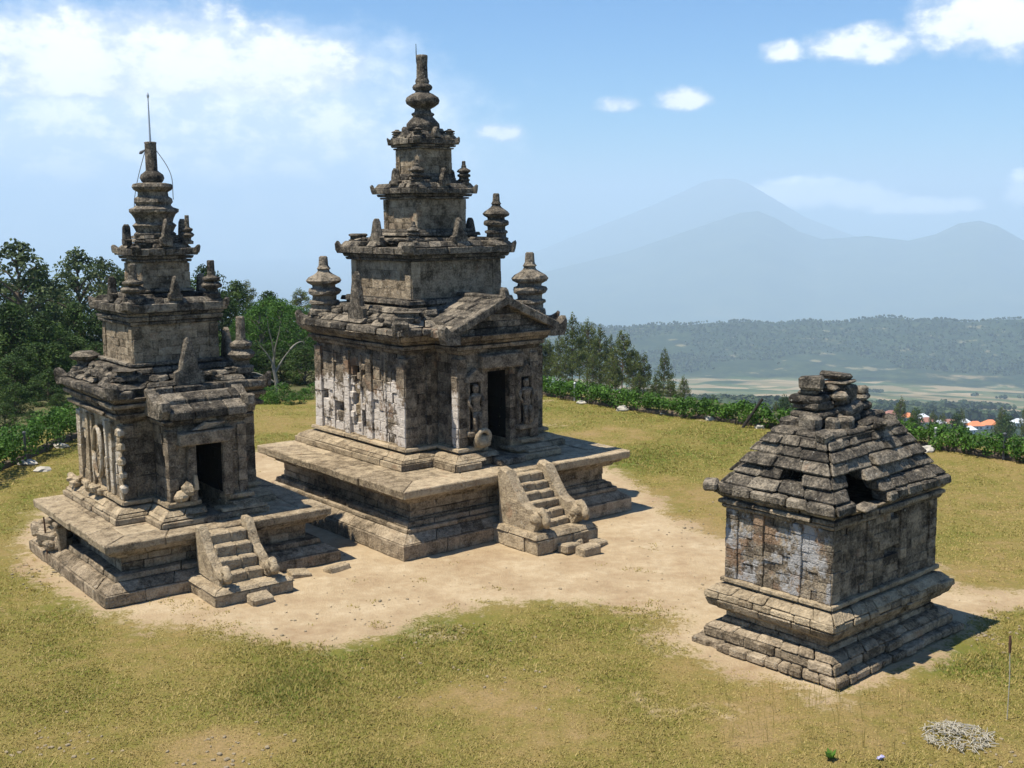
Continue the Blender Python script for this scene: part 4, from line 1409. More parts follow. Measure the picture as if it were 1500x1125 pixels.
# ------------------------------------------------------------------ the small roofed temple on the right
def right_temple():
    root = empty('stone_temple', (4.481, 15.83, 0), R(41.54),
                 'small squat temple on the right with a broken hipped roof and rubble on top', 'temple')
    WX, WY = 1.314, .855
    P = rect(WX, WY)
    mb = MB(211)
    rows(mb, P, [(0, .11, .315, .315, .26)], dep=.3, jit=.014, b=.02)
    rows(mb, P, [(.115, .25, .20, .20, .42), (.25, .33, .19, .10, .34)], dep=.3, jit=.014, b=.02)
    rows(mb, P, [(.33, .40, .02, .0, .5), (.40, .50, -.02, -.02, .45)], dep=.2, b=.012)
    rows(mb, P, [(.50, .56, .06, .10, .5), (.56, .67, .15, .19, .38)], dep=.26, jit=.012)
    core(mb, P, [(0, .14, .15), (.1, .7, -.1)])
    mb.obj('platform', 'plinth', root)
    mb = MB(212)
    rows(mb, P, [(.675, .77, .195, .185, .34), (.77, .87, .18, .07, .32)], dep=.3, jit=.013, b=.016)
    rows(mb, P, [(.90, .965, .05, .045, .6)], dep=.2)
    core(mb, P, [(.67, .9, -.02), (.6, .98, -.1)])
    mb.obj('pedestal', 'ledge', root)
    mb = MB(213)
    n = 8
    mf = MB(2131)
    for i in range(n):
        za, zb = .965 + (1.95 - .965) * i / n, .965 + (1.95 - .965) * (i + 1) / n
        mb.course(P, za, zb, -.025, -.03, L=.30, dep=.16, jit=.006, b=.005, gap=.003, miss=.012, edges=(3,))
        mf.course(P, za, zb, -.025, -.03, L=.32, dep=.16, jit=.006, b=.006, gap=.003, miss=.012, edges=(0, 1, 2))
    core(mb, P, [(.96, 1.96, -.12)])
    for t, w in ((-WY + .11, .2), (WY - .11, .2), (-.30, .16), (.30, .16)):
        pilaster(mb, 'L', WX - .028, t, w, .965, 1.94, .03, 7)
        pilaster(mf, 'R', WX - .028, t, w, .965, 1.94, .03, 7)
    for t, w in ((-WX + .11, .2), (WX - .11, .2), (-.42, .16), (.42, .16)):
        pilaster(mf, 'F', WY - .028, t, w, .965, 1.94, .03, 7)
        pilaster(mf, 'B', WY - .028, t, w, .965, 1.94, .03, 7)
    mb.obj('wall', 'wall_right', root)
    mf.obj('wall', 'front', root)
    mb = MB(214)
    rows(mb, P, [(1.95, 2.01, .03, .05, .5), (2.015, 2.08, .075, .07, .5), (2.085, 2.15, .03, .09, .5)], dep=.2, jit=.01)
    core(mb, P, [(1.95, 2.02, -.05)])
    mb.obj('cornice', 'base', root)
    mb = MB(215)
    # roof stones; a gap torn in the front and a notch in the left slope
    hole = lambda x, y, z: (y < -.45 and -.78 < x < -.12 and z < 2.62)
    def sk(x, y, z):
        if y < -.4 and -1.02 < x < -.36 and 2.10 < z < 2.60:
            return True
        if y < -.4 and -.06 < x < .16 and 2.28 < z < 2.46:
            return True
        if x < -.8 and -.30 < y < -.02 and 2.46 < z < 2.60:
            return True
        return False
    prof = [(2.155, 2.30, .14, .13, .36), (2.30, 2.45, .09, -.03, .42), (2.45, 2.60, -.02, -.13, .44), (2.60, 2.75, -.11, -.22, .46), (2.75, 2.88, -.20, -.30, .44), (2.88, 3.0, -.30, -.38, .32), (3.0, 3.08, -.40, -.44, .4)]
    for (z0, z1, o0, o1, L) in prof:
        mb.course(P, z0, z1 - .004, o0, o1, L=L, dep=.30, jit=.024, b=.026, gap=.012, skip=sk, zj=.012)
    mb.prism(offset(P, -.38), 2.62, 3.0, .3)
    mb.block((-1.46, 1.0, 2.27), (.34, .2, .1), .6, .02, .03, .8)
    mb.block((-.72, -.93, 2.17), (.34, .2, .05), .1, .01, .015, .8, (.1, 0))
    for k in range(10):
        rr = mb.rng
        mb.block((rr.uniform(-.95, 1.0), rr.uniform(-.5, .5), 3.05 + rr.uniform(-.08, .06)), (.24, .18, .12), rr.uniform(-.6, .6), .03, .03, None, (rr.uniform(-.3, .3), rr.uniform(-.3, .3)))
    mb.obj('roof', 'roof', root)
    mb = MB(216)
    # remains of the crowning storey
    st = [(-.36, .14, 3.13, .46, .46, .12, .1), (-.34, .12, 3.25, .50, .50, .10, .05), (-.36, .14, 3.35, .42, .42, .10, -.1), (-.34, .16, 3.45, .50, .46, .11, .12), (-.36, .20, 3.53, .30, .28, .08, .4),
          (-.38, .16, 3.66, .36, .32, .20, .5),
          (.10, .0, 3.15, .52, .40, .14, -.05), (.12, -.02, 3.28, .44, .42, .13, .1), (.04, .06, 3.40, .34, .36, .12, -.1), (.16, .06, 3.48, .34, .38, .26, .05), (.12, .06, 3.63, .40, .42, .07, .2), (.10, .08, 3.72, .34, .36, .10, .1),
          (.52, -.02, 3.14, .34, .34, .15, .2), (.56, -.0, 3.27, .24, .30, .11, -.3), (.60, .02, 3.37, .34, .26, .09, .3), (.58, .02, 3.47, .20, .2, .12, .1),
          (-.18, -.26, 3.10, .24, .2, .2, .5), (-.42, -.22, 3.08, .18, .16, .26, .2), (-.1, -.1, 3.48, .2, .22, .11, .6), (-.14, .0, 3.58, .2, .2, .09, .2),
          (-.62, .0, 3.12, .2, .26, .3, .1), (.3, -.3, 3.08, .4, .18, .09, .05), (.78, -.1, 3.1, .3, .26, .12, -.2), (0.9, .15, 3.1, .26, .26, .12, .3),
          (.3, .1, 3.34, .26, .2, .1, .2), (-.5, .35, 3.1, .3, .3, .16, .1), (.1, .35, 3.12, .4, .3, .2, 0), (.45, .3, 3.14, .3, .3, .2, .3)]
    for (x, y, z, a, b_, h, rz) in st:
        mb.block((x, y, z), (a, b_, h), rz, .025, .035, None, (mb.rng.uniform(-.08, .08), mb.rng.uniform(-.08, .08)))
    mb.obj('roof_rubble', 'roof', root)
    return root


main_temple()
left_temple()
right_temple()
#PART3

# ------------------------------------------------------------------ vegetation
def leaves_mesh(name, centers, radii, n_per, size, mat, seed, flat=0.75, up=0.35, tone_j=0.22, aspect=0.55):
    """many small leaf sprays scattered through clumps"""
    rs = np.random.RandomState(seed)
    C, Rr = np.asarray(centers, float), np.asarray(radii, float)
    if Rr.ndim == 1:
        Rr = np.stack([Rr, Rr, Rr * flat], -1)
    K = len(C)
    n = K * n_per
    idx = np.repeat(np.arange(K), n_per)
    d = rs.normal(size=(n, 3))
    d /= np.linalg.norm(d, axis=1, keepdims=True)
    rad = rs.uniform(0.35, 1.0, n) ** 0.6
    P = C[idx] + d * rad[:, None] * Rr[idx]
    nrm = d + rs.normal(size=(n, 3)) * 0.7
    nrm[:, 2] += up
    nrm /= np.linalg.norm(nrm, axis=1, keepdims=True)
    a = np.cross(nrm, rs.normal(size=(n, 3)))
    a /= np.linalg.norm(a, axis=1, keepdims=True) + 1e-9
    b = np.cross(nrm, a)
    s = size * rs.uniform(0.6, 1.35, n)[:, None]
    V = np.stack([P - a * s, P - b * s * aspect + nrm * s * .12, P + a * s, P + b * s * aspect + nrm * s * .12], 1).reshape(-1, 3)
    clump_t = np.clip(rs.normal(0.5, tone_j, K), 0.05, 0.95)
    tone = np.clip(clump_t[idx] + rs.normal(0, 0.13, n), 0, 1)
    F = np.arange(n * 4).reshape(-1, 4)
    return V, F, tone


def mesh_np(name, V, F, tone, mat):
    me = bpy.data.meshes.new(name)
    k = F.shape[1]
    me.vertices.add(len(V)); me.vertices.foreach_set('co', V.astype(np.float32).ravel())
    me.loops.add(F.size); me.loops.foreach_set('vertex_index', F.astype(np.int32).ravel())
    me.polygons.add(len(F)); me.polygons.foreach_set('loop_start', np.arange(0, F.size, k, dtype=np.int32))
    me.update(calc_edges=True)
    a = me.attributes.new('tone', 'FLOAT', 'FACE'); a.data.foreach_set('value', tone.astype(np.float32))
    me.materials.append(M[mat] if isinstance(mat, str) else mat)
    return me


def link(name, me, parent=None):
    o = bpy.data.objects.new(name, me)
    COL.objects.link(o)
    if parent is not None:
        o.parent = parent
    return o


def limb_points(rs, p0, p1, sag, n=5):
    pts = []
    for i in range(n + 1):
        t = i / n
        p = Vector(p0).lerp(Vector(p1), t)
        p.z += sag * math.sin(t * math.pi)
        if 0 < i < n:
            p += Vector((rs.uniform(-1, 1), rs.uniform(-1, 1), 0)) * 0.02 * (Vector(p1) - Vector(p0)).length
        pts.append(p)
    return pts


def broadleaf(seed, h, w, c0, n_cl, mat, leaf, n_per=46, bark='bark', open_=1.0, lean=0.0, trunk_r=None):
    """meshes (trunk, crown) of a broadleaf tree of height h, crown width w, crown starting at c0*h"""
    r = random.Random(seed)
    tm = MB(seed)
    tr = trunk_r or h * 0.02
    top = Vector((lean * h, 0, h * 0.86))
    tp = limb_points(r, (0, 0, -0.6), top, 0, 7)
    tm.tube(tp, [tr * 1.35] + [tr * (1 - 0.8 * i / 7) for i in range(1, 8)], 7)
    cs, rs_ = [], []
    for k in range(n_cl):
        t = (k + r.random()) / n_cl
        z = h * (c0 + (1 - c0) * t * 0.97)
        prof = math.sin(min(1.0, (t * 0.86 + 0.14)) ** 0.8 * math.pi) ** 0.65
        q = w * 0.5 * prof * math.sqrt(r.uniform(0.12, 1.0))
        a = k * 2.399 + r.uniform(-.6, .6)
        cr = w * r.uniform(0.10, 0.19) * open_
        c = Vector((math.cos(a) * q + lean * z, math.sin(a) * q, z - cr * 0.4))
        cs.append(c); rs_.append(cr)
        if k % 2 == 0:
            zb = max(h * c0 * 0.55, z - q * r.uniform(0.5, 1.0) - .05 * h)
            zb = min(zb, h * .8)
            b0 = Vector((lean * zb, 0, zb))
            tm.tube(limb_points(r, b0, c, 0.03 * h, 4), [tr * .45, tr * .36, tr * .27, tr * .18, tr * .09], 5)
    V, F, tone = leaves_mesh('crown', cs, rs_, n_per, leaf, mat, seed)
    crown = mesh_np('crown', V, F, tone, mat)
    to = tm.obj('trunk', bark)
    tme = to.data
    bpy.data.objects.remove(to)
    return tme, crown


def pine(seed, h, w, c0, mat='leaf_pine', leaf=0.2, dens=1.0):
    r = random.Random(seed)
    tm = MB(seed)
    tr = h * 0.014
    bend = r.uniform(-.03, .03)
    tp = [Vector((bend * h * (i / 8) ** 2, 0, -0.8 + (h + .6) * i / 8)) for i in range(9)]
    tm.tube(tp, [tr * (1.25 - 1.15 * i / 8) for i in range(9)], 7)
    cs, rs_ = [], []
    n = int(17 * dens)
    for k in range(n):
        t = (k + r.uniform(0, .8)) / n
        z = h * (c0 + (1 - c0) * t)
        L = w * 0.52 * (1 - t) ** 0.95 * r.uniform(0.7, 1.15) + 0.05 * w
        m = r.choice((2, 3, 3, 4)) if t < .92 else 1
        a0 = r.uniform(0, 6.28)
        for j in range(m):
            a = a0 + j * 6.283 / m + r.uniform(-.35, .35)
            tip = Vector((math.cos(a) * L + bend * z, math.sin(a) * L, z + L * r.uniform(.0, .35)))
            b0 = Vector((bend * z, 0, z - .02 * h))
            tm.tube([b0, b0.lerp(tip, .5) + Vector((0, 0, .03 * L)), tip], [tr * .34, tr * .24, tr * .1], 4)
            for q in (.5, .78, 1.0):
                if L * q < .12 * w and q < 1:
                    continue
                c = b0.lerp(tip, q)
                cs.append(c); rs_.append([w * .13 * (1.05 - .6 * t) * r.uniform(.8, 1.2)] * 2 + [w * .07])
    cs.append(Vector((bend * h, 0, h - .015 * h))); rs_.append([w * .06, w * .06, w * .13])
    V, F, tone = leaves_mesh('crown', cs, np.array(rs_), 30, leaf, mat, seed, up=.6, aspect=.32)
    crown = mesh_np('crown', V, F, tone, mat)
    to = tm.obj('trunk', 'bark')
    tme = to.data
    bpy.data.objects.remove(to)
    return tme, crown


def plant_tree(name, meshes, pos, s, rz, label, cat, group, sz=None):
    e = empty(name, pos, rz, label, cat, group)
    e.scale = (s, s, sz or s)
    link('trunk', meshes[0], e)
    link('crown', meshes[1], e)
    return e


# unit variants (height 10 m)
DARK = [broadleaf(300 + i, 10, 6.6, .14, 76, 'leaf_dark', .15, 76) for i in range(3)]
TALL = [broadleaf(320 + i, 10, 4.8, .40, 46, 'leaf_grey', .15, 52, 'bark', .95) for i in range(3)]
BRIGHT = [broadleaf(340 + i, 10, 7.4, .28, 84, 'leaf_bright', .16, 56, 'bark_pale', .95) for i in range(2)]
PINES = [pine(360 + i, 10, 3.9 + .4 * (i % 2), .56 + .03 * i, leaf=.11) for i in range(4)]
SHRUB = [broadleaf(380 + i, 3, 3.6, .05, 34, 'leaf_hedge', .12, 46, trunk_r=.05) for i in range(2)]
rng = random.Random(99)


def tree_at(px, top, dist, var, name, label, cat, group, wk=1.0, base=None):
    tp = at_dist(px, top, dist)
    g = gz(tp.x, tp.y) - 0.1 if base is None else base
    h = tp.z - g
    s = h / 10.0 if var not in SHRUB else h / 3.0
    e = plant_tree(name, var, (tp.x, tp.y, g), s * wk, rng.uniform(0, 6.28), label, cat, group, s)
    return e


G_L = 'trees of the wood on the left'
G_P = 'pines beyond the hedge on the right'
# back row of the left-hand wood: px, top py, distance, kind, width factor
left_wood = [
    (-45, 380, 62, 'T', 1.1), (22, 350, 56, 'T', 1.25), (52, 388, 66, 'D', 1), (-10, 400, 68, 'D', 1.1), (112, 362, 60, 'T', 1.1), (146, 374, 63, 'T', 1.1), (85, 412, 70, 'D', 1.1),
    (178, 392, 64, 'D', 1), (215, 402, 70, 'D', 1.1), (255, 398, 66, 'D', 1), (298, 386, 60, 'D', .9), (345, 408, 68, 'D', .9), (362, 412, 74, 'P', 1.2), (325, 425, 62, 'D', 1), (392, 424, 76, 'D', 1.1),
    (441, 424, 72, 'P', 1.2), (470, 430, 70, 'D', 1.1), (505, 440, 72, 'D', 1.1), (550, 450, 74, 'D', 1.2), (600, 455, 78, 'D', 1.2),
    (12, 440, 50, 'D', 1.1), (-40, 470, 48, 'D', 1.1), (62, 455, 51, 'D', 1.1), (108, 440, 54, 'D', 1), (150, 450, 54, 'D', 1),
    (30, 505, 45, 'D', 1.2), (-15, 530, 43, 'D', 1.2), (80, 500, 46, 'D', 1.2), (125, 520, 47, 'D', 1.2), (180, 500, 48, 'D', 1.2), (300, 470, 52, 'D', 1.1), (340, 490, 50, 'D', 1.1),
    (395, 432, 58, 'B', 1.0), (425, 446, 56, 'B', 1.0), (368, 452, 57, 'B', .9), (452, 455, 57, 'B', 1), (380, 446, 53, 'B', .95), (411, 436, 54, 'B', .95), (438, 448, 52, 'B', 1), (352, 462, 53, 'B', .8), (378, 515, 50, 'D', 1.1), (440, 500, 53, 'D', 1.2), (490, 510, 55, 'D', 1.2)]
LAB = {'T': ['tall thin-crowned pale-trunked tree rising above the left wood', 'airy grey-green tree standing over the dark wood behind the left temple'],
       'D': ['dense dark broadleaf tree in the wood on the left'], 'B': ['bright green broadleaf tree between the left and middle temples'],
       'P': ['dark conifer top showing over the wood between two temples']}
NM = {'T': 'tall_tree', 'D': 'broadleaf_tree', 'B': 'bright_tree', 'P': 'pine_tree'}
VAR = {'T': TALL, 'D': DARK, 'B': BRIGHT, 'P': PINES}
for i, (px, top, d, k, wk) in enumerate(left_wood):
    v = VAR[k]
    tree_at(px, top, d, v[i % len(v)], NM[k], LAB[k][0], 'tree', {'T': 'tall thin trees over the left wood', 'D': G_L, 'B': 'bright trees between the temples', 'P': 'conifers behind the left wood'}[k], wk)

# low bushes filling the foot of the wood
for i, (px, top, d) in enumerate([(15, 520, 44), (55, 500, 46), (-30, 560, 42), (95, 530, 46), (140, 500, 50), (60, 470, 52), (5, 480, 50), (105, 490, 52), (5, 590, 37), (45, 600, 38), (85, 575, 40), (125, 570, 41), (20, 560, 40), (70, 540, 42), (165, 570, 42), (-25, 610, 36), (330, 545, 46), (355, 560, 45),
                                  (400, 555, 44), (440, 560, 44), (475, 565, 45), (420, 540, 47), (385, 566, 38.4), (412, 560, 39), (446, 568, 39), (345, 575, 40), (365, 560, 39.5), (430, 574, 37.8), (398, 572, 38), (460, 560, 41), (375, 500, 44), (410, 510, 45), (445, 505, 44), (350, 500, 43), (330, 500, 45), (480, 520, 47)]):
    hd = px > 250 and top > 552 and d < 45
    tree_at(px, top, d, (SHRUB if hd else DARK)[i % 2], 'bush' if hd else 'undergrowth_tree',
            'leafy bright shrub at the lawn edge between two temples' if hd else 'low dark tree filling the foot of the left wood', 'shrub' if hd else 'tree',
            'shrubs at the lawn edge' if hd else 'low trees at the foot of the wood', 1.25 if hd else 1.6)

# bare pale tree between the temples
r = random.Random(5)
tb = MB(401)
b0 = at_dist(405, 612, 41)
bx = Vector((b0.x, b0.y, gz(b0.x, b0.y) - .2))
e = empty('bare_tree', bx, 0, 'pale leafless tree with crooked branches between the left and middle temples', 'tree')
top_ = at_dist(402, 520, 41) - bx
tb.tube([(0, 0, 0), (.05, 0, top_.z * .4), (-.05, 0, top_.z * .75), (top_.x, 0, top_.z)], [.08, .068, .055, .038], 7)
tb.obj('trunk', 'bark_pale', e)
for (x0, y0), (x1, y1) in (((404, 545), (425, 512)), ((403, 540), (380, 505)), ((402, 560), (365, 545)), ((402, 525), (392, 470)), ((402, 522), (410, 478)), ((425, 512), (445, 500)), ((365, 545), (345, 548)), ((404, 575), (418, 560))):
    m_ = MB(402 + x1)
    a = at_dist(x0, y0, 41) - bx
    b = at_dist(x1, y1, 41 + r.uniform(-1, 1)) - bx
    m_.tube(limb_points(r, a, b, .08, 4), [.036, .03, .025, .019, .01], 5)
    m_.obj('branch', 'bark_pale', e)

# pines on the right
pines = [(838, 461, 86, 1.0), (820, 490, 88, 1.0), (804, 500, 90, 1.0), (860, 471, 92, 1.0), (878, 480, 88, 1.0), (893, 494, 95, .9), (911, 485, 86, 1.1), (929, 512, 90, 1.0), (945, 519, 86, 1.0),
         (972, 513, 98, .75), (982, 556, 84, 1.1), (1003, 553, 96, .8), (828, 520, 80, 1.1), (870, 522, 80, 1.1), (902, 530, 80, 1.1), (938, 548, 80, 1.1), (960, 552, 82, 1.1), (798, 495, 96, 1.0), (785, 480, 90, 1.0), (849, 490, 100, .9)]
for i, (px, top, d, wk) in enumerate(pines):
    lab = 'green pine in the stand beyond the hedge right of the middle temple'
    gp = G_P
    if (px, top) == (838, 461):
        lab, gp = 'tallest pine beside the roof corner of the middle temple', None
    if (px, top) == (972, 513):
        lab, gp = 'slender pine standing apart at the right end of the pine stand', None
    if (px, top) == (1003, 553):
        lab, gp = 'small lone pine just right of the slender one beyond the hedge', None
    tree_at(px, top, d, PINES[i % 4], 'pine_tree', lab, 'tree', gp, wk * .66)

# scattered trees further down the slope
far_trees = [(1045, 578, 150), (1042, 586, 140), (1137, 588, 130), (1149, 577, 135), (1159, 582, 138), (1168, 592, 126), (1127, 596, 130), (1320, 584, 190), (1313, 596, 180), (1343, 596, 210), (1338, 602, 200), (1368, 604, 230),
             (1402, 602, 220), (1409, 600, 250), (1468, 597, 220), (1476, 604, 210), (1500, 600, 230), (1015, 592, 130), (1026, 596, 128), (1380, 606, 260), (1464, 606, 260), (1295, 606, 190)]
for i, (px, top, d) in enumerate(far_trees):
    tree_at(px, top, d, PINES[i % 4] if i % 3 else DARK[i % 3], 'slope_tree', 'small distant tree on the slope below the right-hand hedge', 'tree', 'scattered trees below the hedge', .5)

# hedges along the edge of the court
def hedge(name, pts, h, w, label, seed, mat='leaf_hedge'):
    rs = random.Random(seed)
    e = empty(name, (pts[0].x, pts[0].y, 0), 0, label, 'hedge')
    o = Vector((pts[0].x, pts[0].y, 0))
    cs, rr = [], []
    st = MB(seed)
    for a, b in zip(pts[:-1], pts[1:]):
        n = int((b - a).length / .24)
        nv = Vector((-(b - a).y, (b - a).x, 0)).normalized()
        for i in range(n):
            p = a.lerp(b, i / n)
            hh = h * (1 + .05 * math.sin(p.x * 1.7 + p.y) + rs.uniform(-.06, .06))
            z0 = gz(p.x, p.y)
            for _ in range(6):
                c = p + nv * rs.uniform(-w * .42, w * .42)
                rad = rs.uniform(.14, .22) * (h / .55) ** .5
                cs.append(Vector((c.x, c.y, z0 + rs.uniform(.32, .92) * hh)) - o); rr.append(rad)
            if i % 2 == 0:
                q = p + nv * rs.uniform(-w * .3, w * .3) - o
                st.tube([(q.x, q.y, z0 - .1), (q.x + rs.uniform(-.06, .06), q.y, z0 + hh * .6)], [.02, .012], 5)
    V, F, tone = leaves_mesh('foliage', cs, rr, 56, .042, mat, seed, flat=.95)
    link('foliage', mesh_np('foliage', V, F, tone, mat), e)
    st.tube([p + Vector((0, 0, gz(p.x, p.y) + .03)) - o for a, b in zip(pts[:-1], pts[1:]) for p in (a, a.lerp(b, .33), a.lerp(b, .66))], .12, 6)
    st.obj('stem', 'bark', e)
    return e


hedge('hedge', [on_ground(-60, 722), on_ground(0, 688), on_ground(60, 662), on_ground(110, 640), on_ground(135, 628)], .92, 1.2, 'dense green hedge running along the left edge of the lawn', 501)
hedge('hedge', [on_ground(*p) for p in ((770, 574), (800, 579), (852, 588), (912, 598), (972, 607), (1040, 614), (1114, 624), (1170, 630), (1260, 641), (1340, 652), (1420, 664), (1500, 676), (1580, 690))], .56, .8,
      'long leafy hedge along the far right edge of the lawn', 502)

# ------------------------------------------------------------------ small things of the court
for i, (px, py, s) in enumerate([(806, 577, .16), (852, 588, .2), (912, 598, .26), (973, 604, .18), (1040, 612, .22), (1113, 623, .2), (1357, 657, .26)]):
    p = on_ground(px, py)
    p = p * (1 - .4 / p.length)
    mb = MB(600 + i)
    s *= .68
    mb.rock((0, 0, s * .25), (s * 1.1, s * .8, s * .62), 600 + i, 2, .3)
    o = mb.obj('boundary_stone', 'rock', loc=(p.x, p.y, gz(p.x, p.y)))
    lab = ['small pale stone below the hedge beside the middle temple wall', 'pale stone at the foot of the hedge under the tallest pine', 'large white stone at the hedge foot below the pine stand',
           'low pale stone at the hedge foot under the slender lone pine', 'flat pale stone at the hedge foot left of the slanted post', 'white stone at the hedge foot just right of the slanted post',
           'white stone at the hedge foot right of the small temple roof'][i]
    tag(o, lab, 'stone', 'pale stones along the right hedge')
for i, (px, py, s, lab) in enumerate([(40, 681, .2, 'white stone at the foot of the left hedge beside a post'), (60, 691, .17, 'pale flat stone on the grass below the left hedge'), (90, 656, .18, 'low pale stone at the left hedge nearest the left temple')]):
    p = on_ground(px, py)
    mb = MB(620 + i)
    mb.rock((0, 0, s * .2), (s * 1.2, s * .8, s * .5), 620 + i, 2, .3)
    tag(mb.obj('boundary_stone', 'rock', loc=(p.x, p.y, gz(p.x, p.y))), lab, 'stone', 'pale stones along the left hedge')

# slanted dark timber and its stay wire at the right hedge
p0, p1 = on_ground(1085, 619), None
p0 = p0 * (1 - .75 / p0.length)
d0 = math.hypot(p0.x, p0.y)
p1 = at_dist(1117, 584, d0 - .1)
e = empty('slanted_post', (p0.x, p0.y, gz(p0.x, p0.y)), 0, 'dark timber post leaning to the right over the hedge with a stay wire', 'post')
o_ = Vector(e.location)
mb = MB(640); mb.tube([Vector((0, 0, -.1)), p1 - o_], [.045, .04], 8); mb.obj('post', 'timber', e)
p2 = on_ground(1153, 633)
mb = MB(641); mb.tube([p1 - o_, p2 - o_], .007, 5); mb.obj('stay_wire', 'wire', e)
for (px, pb, pt, mat, lab) in ((1370, 652, 628, 'metal', 'slim grey metal post in front of the right hedge'), (1470, 668, 636, 'wire', 'thin dark post in the hedge near the right edge'),
                               (38, 676, 634, 'wire', 'dark post in front of the left hedge'), (842, 584, 562, 'metal', 'short grey post in the hedge gap beside the pines')):
    p = on_ground(px, pb)
    p = p * (1 - .5 / p.length)
    q = at_dist(px, pt, math.hypot(p.x, p.y))
    g = gz(p.x, p.y)
    mb = MB(650 + px)
    mb.tube([(0, 0, -.1), (0, 0, q.z - g)], [.035, .032], 8)
    mb.lathe([(.045, q.z - g - .01), (.045, q.z - g + .02), (.02, q.z - g + .04)], n=8)
    tag(mb.obj('fence_post', mat, loc=(p.x, p.y, g)), lab, 'post')

# rusty rod in the grass bottom right
p = on_ground(1475, 1053)
q = at_dist(1472, 930, math.hypot(p.x, p.y))
e = empty('iron_rod', (p.x, p.y, 0), 0, 'thin rusty iron rod stuck upright in the grass at lower right', 'rod')
hh = q.z
mb = MB(660); mb.tube([(0, 0, -.1), (.005, 0, hh * .5), (-.01, 0, hh * .8)], [.006, .006, .006], 6); mb.obj('shaft', 'twig', e)
mb = MB(661); mb.tube([(-.01, 0, hh * .8), (-.012, 0, hh * .92), (-.015, 0, hh)], [.015, .019, .012], 7); mb.obj('rusty_tip', 'rust', e)
# thin pole against the left temple platform
p = on_ground(71, 826)
q = at_dist(69, 757, math.hypot(p.x, p.y))
mb = MB(662); mb.tube([(0, 0, -.05), (-.01, 0, (q.z) * .5), (-.03, 0, q.z)], [.018, .017, .014], 7)
tag(mb.obj('iron_rod', 'rust', loc=(p.x, p.y, 0)), 'thin dark pole standing against the broken side of the left temple platform', 'rod')

# loose cut stones on the bare ground
loose = [(382, 883, .36, .26, .15, .5, 'cut stone block lying just in front of the left temple stairs'),
         (493, 833, .42, .24, .10, .55, 'flat stone slab lying on bare ground between the two platforms'),
         (438, 842, .34, .3, .10, .3, 'low stone half sunk in the ground right of the left temple stairs'),
         (415, 852, .28, .22, .09, .9, 'small flat stone in the shade beside the left temple stairs'),
         (833, 808, .36, .26, .17, .55, 'weathered block on its side below the middle temple stairs'),
         (862, 812, .40, .26, .17, .45, 'squared block nearest the viewer below the middle temple stairs'),
         (876, 799, .34, .22, .12, .7, 'flat stone behind the squared block below the middle temple stairs'),
         (842, 800, .3, .2, .14, .1, 'small block tucked against the middle temple stair plinth')]
for i, (px, py, a, b, h, rz, lab) in enumerate(loose):
    p = on_ground(px, py)
    mb = MB(670 + i)
    mb.block((0, 0, h / 2 - .02), (a, b, h), 0, .02, .025, .62, (random.Random(i).uniform(-.08, .08), random.Random(i + 50).uniform(-.08, .08)))
    o = tag(mb.obj('loose_block', 'ledge', loc=(p.x, p.y, gz(p.x, p.y))), lab, 'stone', 'loose cut stones on the bare ground')
    o.rotation_euler = (0, 0, R(39) + rz - .5)

# pile of dead grey twigs lower right
p = on_ground(1403, 1082)
rt = random.Random(8)
mb = MB(690)
for k in range(300):
    a = rt.uniform(0, 6.28); q = .34 * math.sqrt(rt.random())
    x, y = q * math.cos(a) * 1.15, q * math.sin(a) * 1.1
    z = .02 + (.08 * max(0, 1 - (q / .36) ** 2)) * rt.random() ** .6
    l = rt.uniform(.05, .16); an = rt.uniform(0, 6.28); tl = rt.uniform(-.45, .55)
    d = Vector((math.cos(an) * math.cos(tl), math.sin(an) * math.cos(tl), math.sin(tl))) * l
    m_ = Vector((x, y, z))
    mb.tube([m_ - d * .5, m_ + Vector((rt.uniform(-.015, .015), rt.uniform(-.015, .015), .012)), m_ + d * .5], [.006, .0055, .003], 4, rt.random())
tag(mb.obj('twig_pile', 'twig', loc=(p.x, p.y, 0)), 'heap of pale dead twigs lying on the grass at lower right', 'twig heap')
p = on_ground(1290, 1113)
mb = MB(691)
mb.rock((0, 0, .018), (.045, .035, .024), 9, 2, .5)
tag(mb.obj('litter_scrap', 'violet', loc=(p.x, p.y, .01)), 'small crumpled bluish scrap lying in the grass at the bottom', 'litter')
# broad-leaved weed at the bottom
p = on_ground(1217, 1112)
mb = MB(692)
for k in range(16):
    a = k * 2.4; l = rt.uniform(.06, .13); tl = rt.uniform(.4, 1.2)
    d = Vector((math.cos(a) * math.cos(tl), math.sin(a) * math.cos(tl), math.sin(tl)))
    s_ = Vector((-math.sin(a), math.cos(a), 0)) * l * .25
    mb.add([(0, 0, 0), tuple(d * l * .5 + s_), tuple(d * l), tuple(d * l * .5 - s_)], [[0, 1, 2, 3]], rt.random())
tag(mb.obj('weed', 'leaf_hedge', loc=(p.x, p.y, .0)), 'small bright green weed in the dry grass at the bottom edge', 'plant')
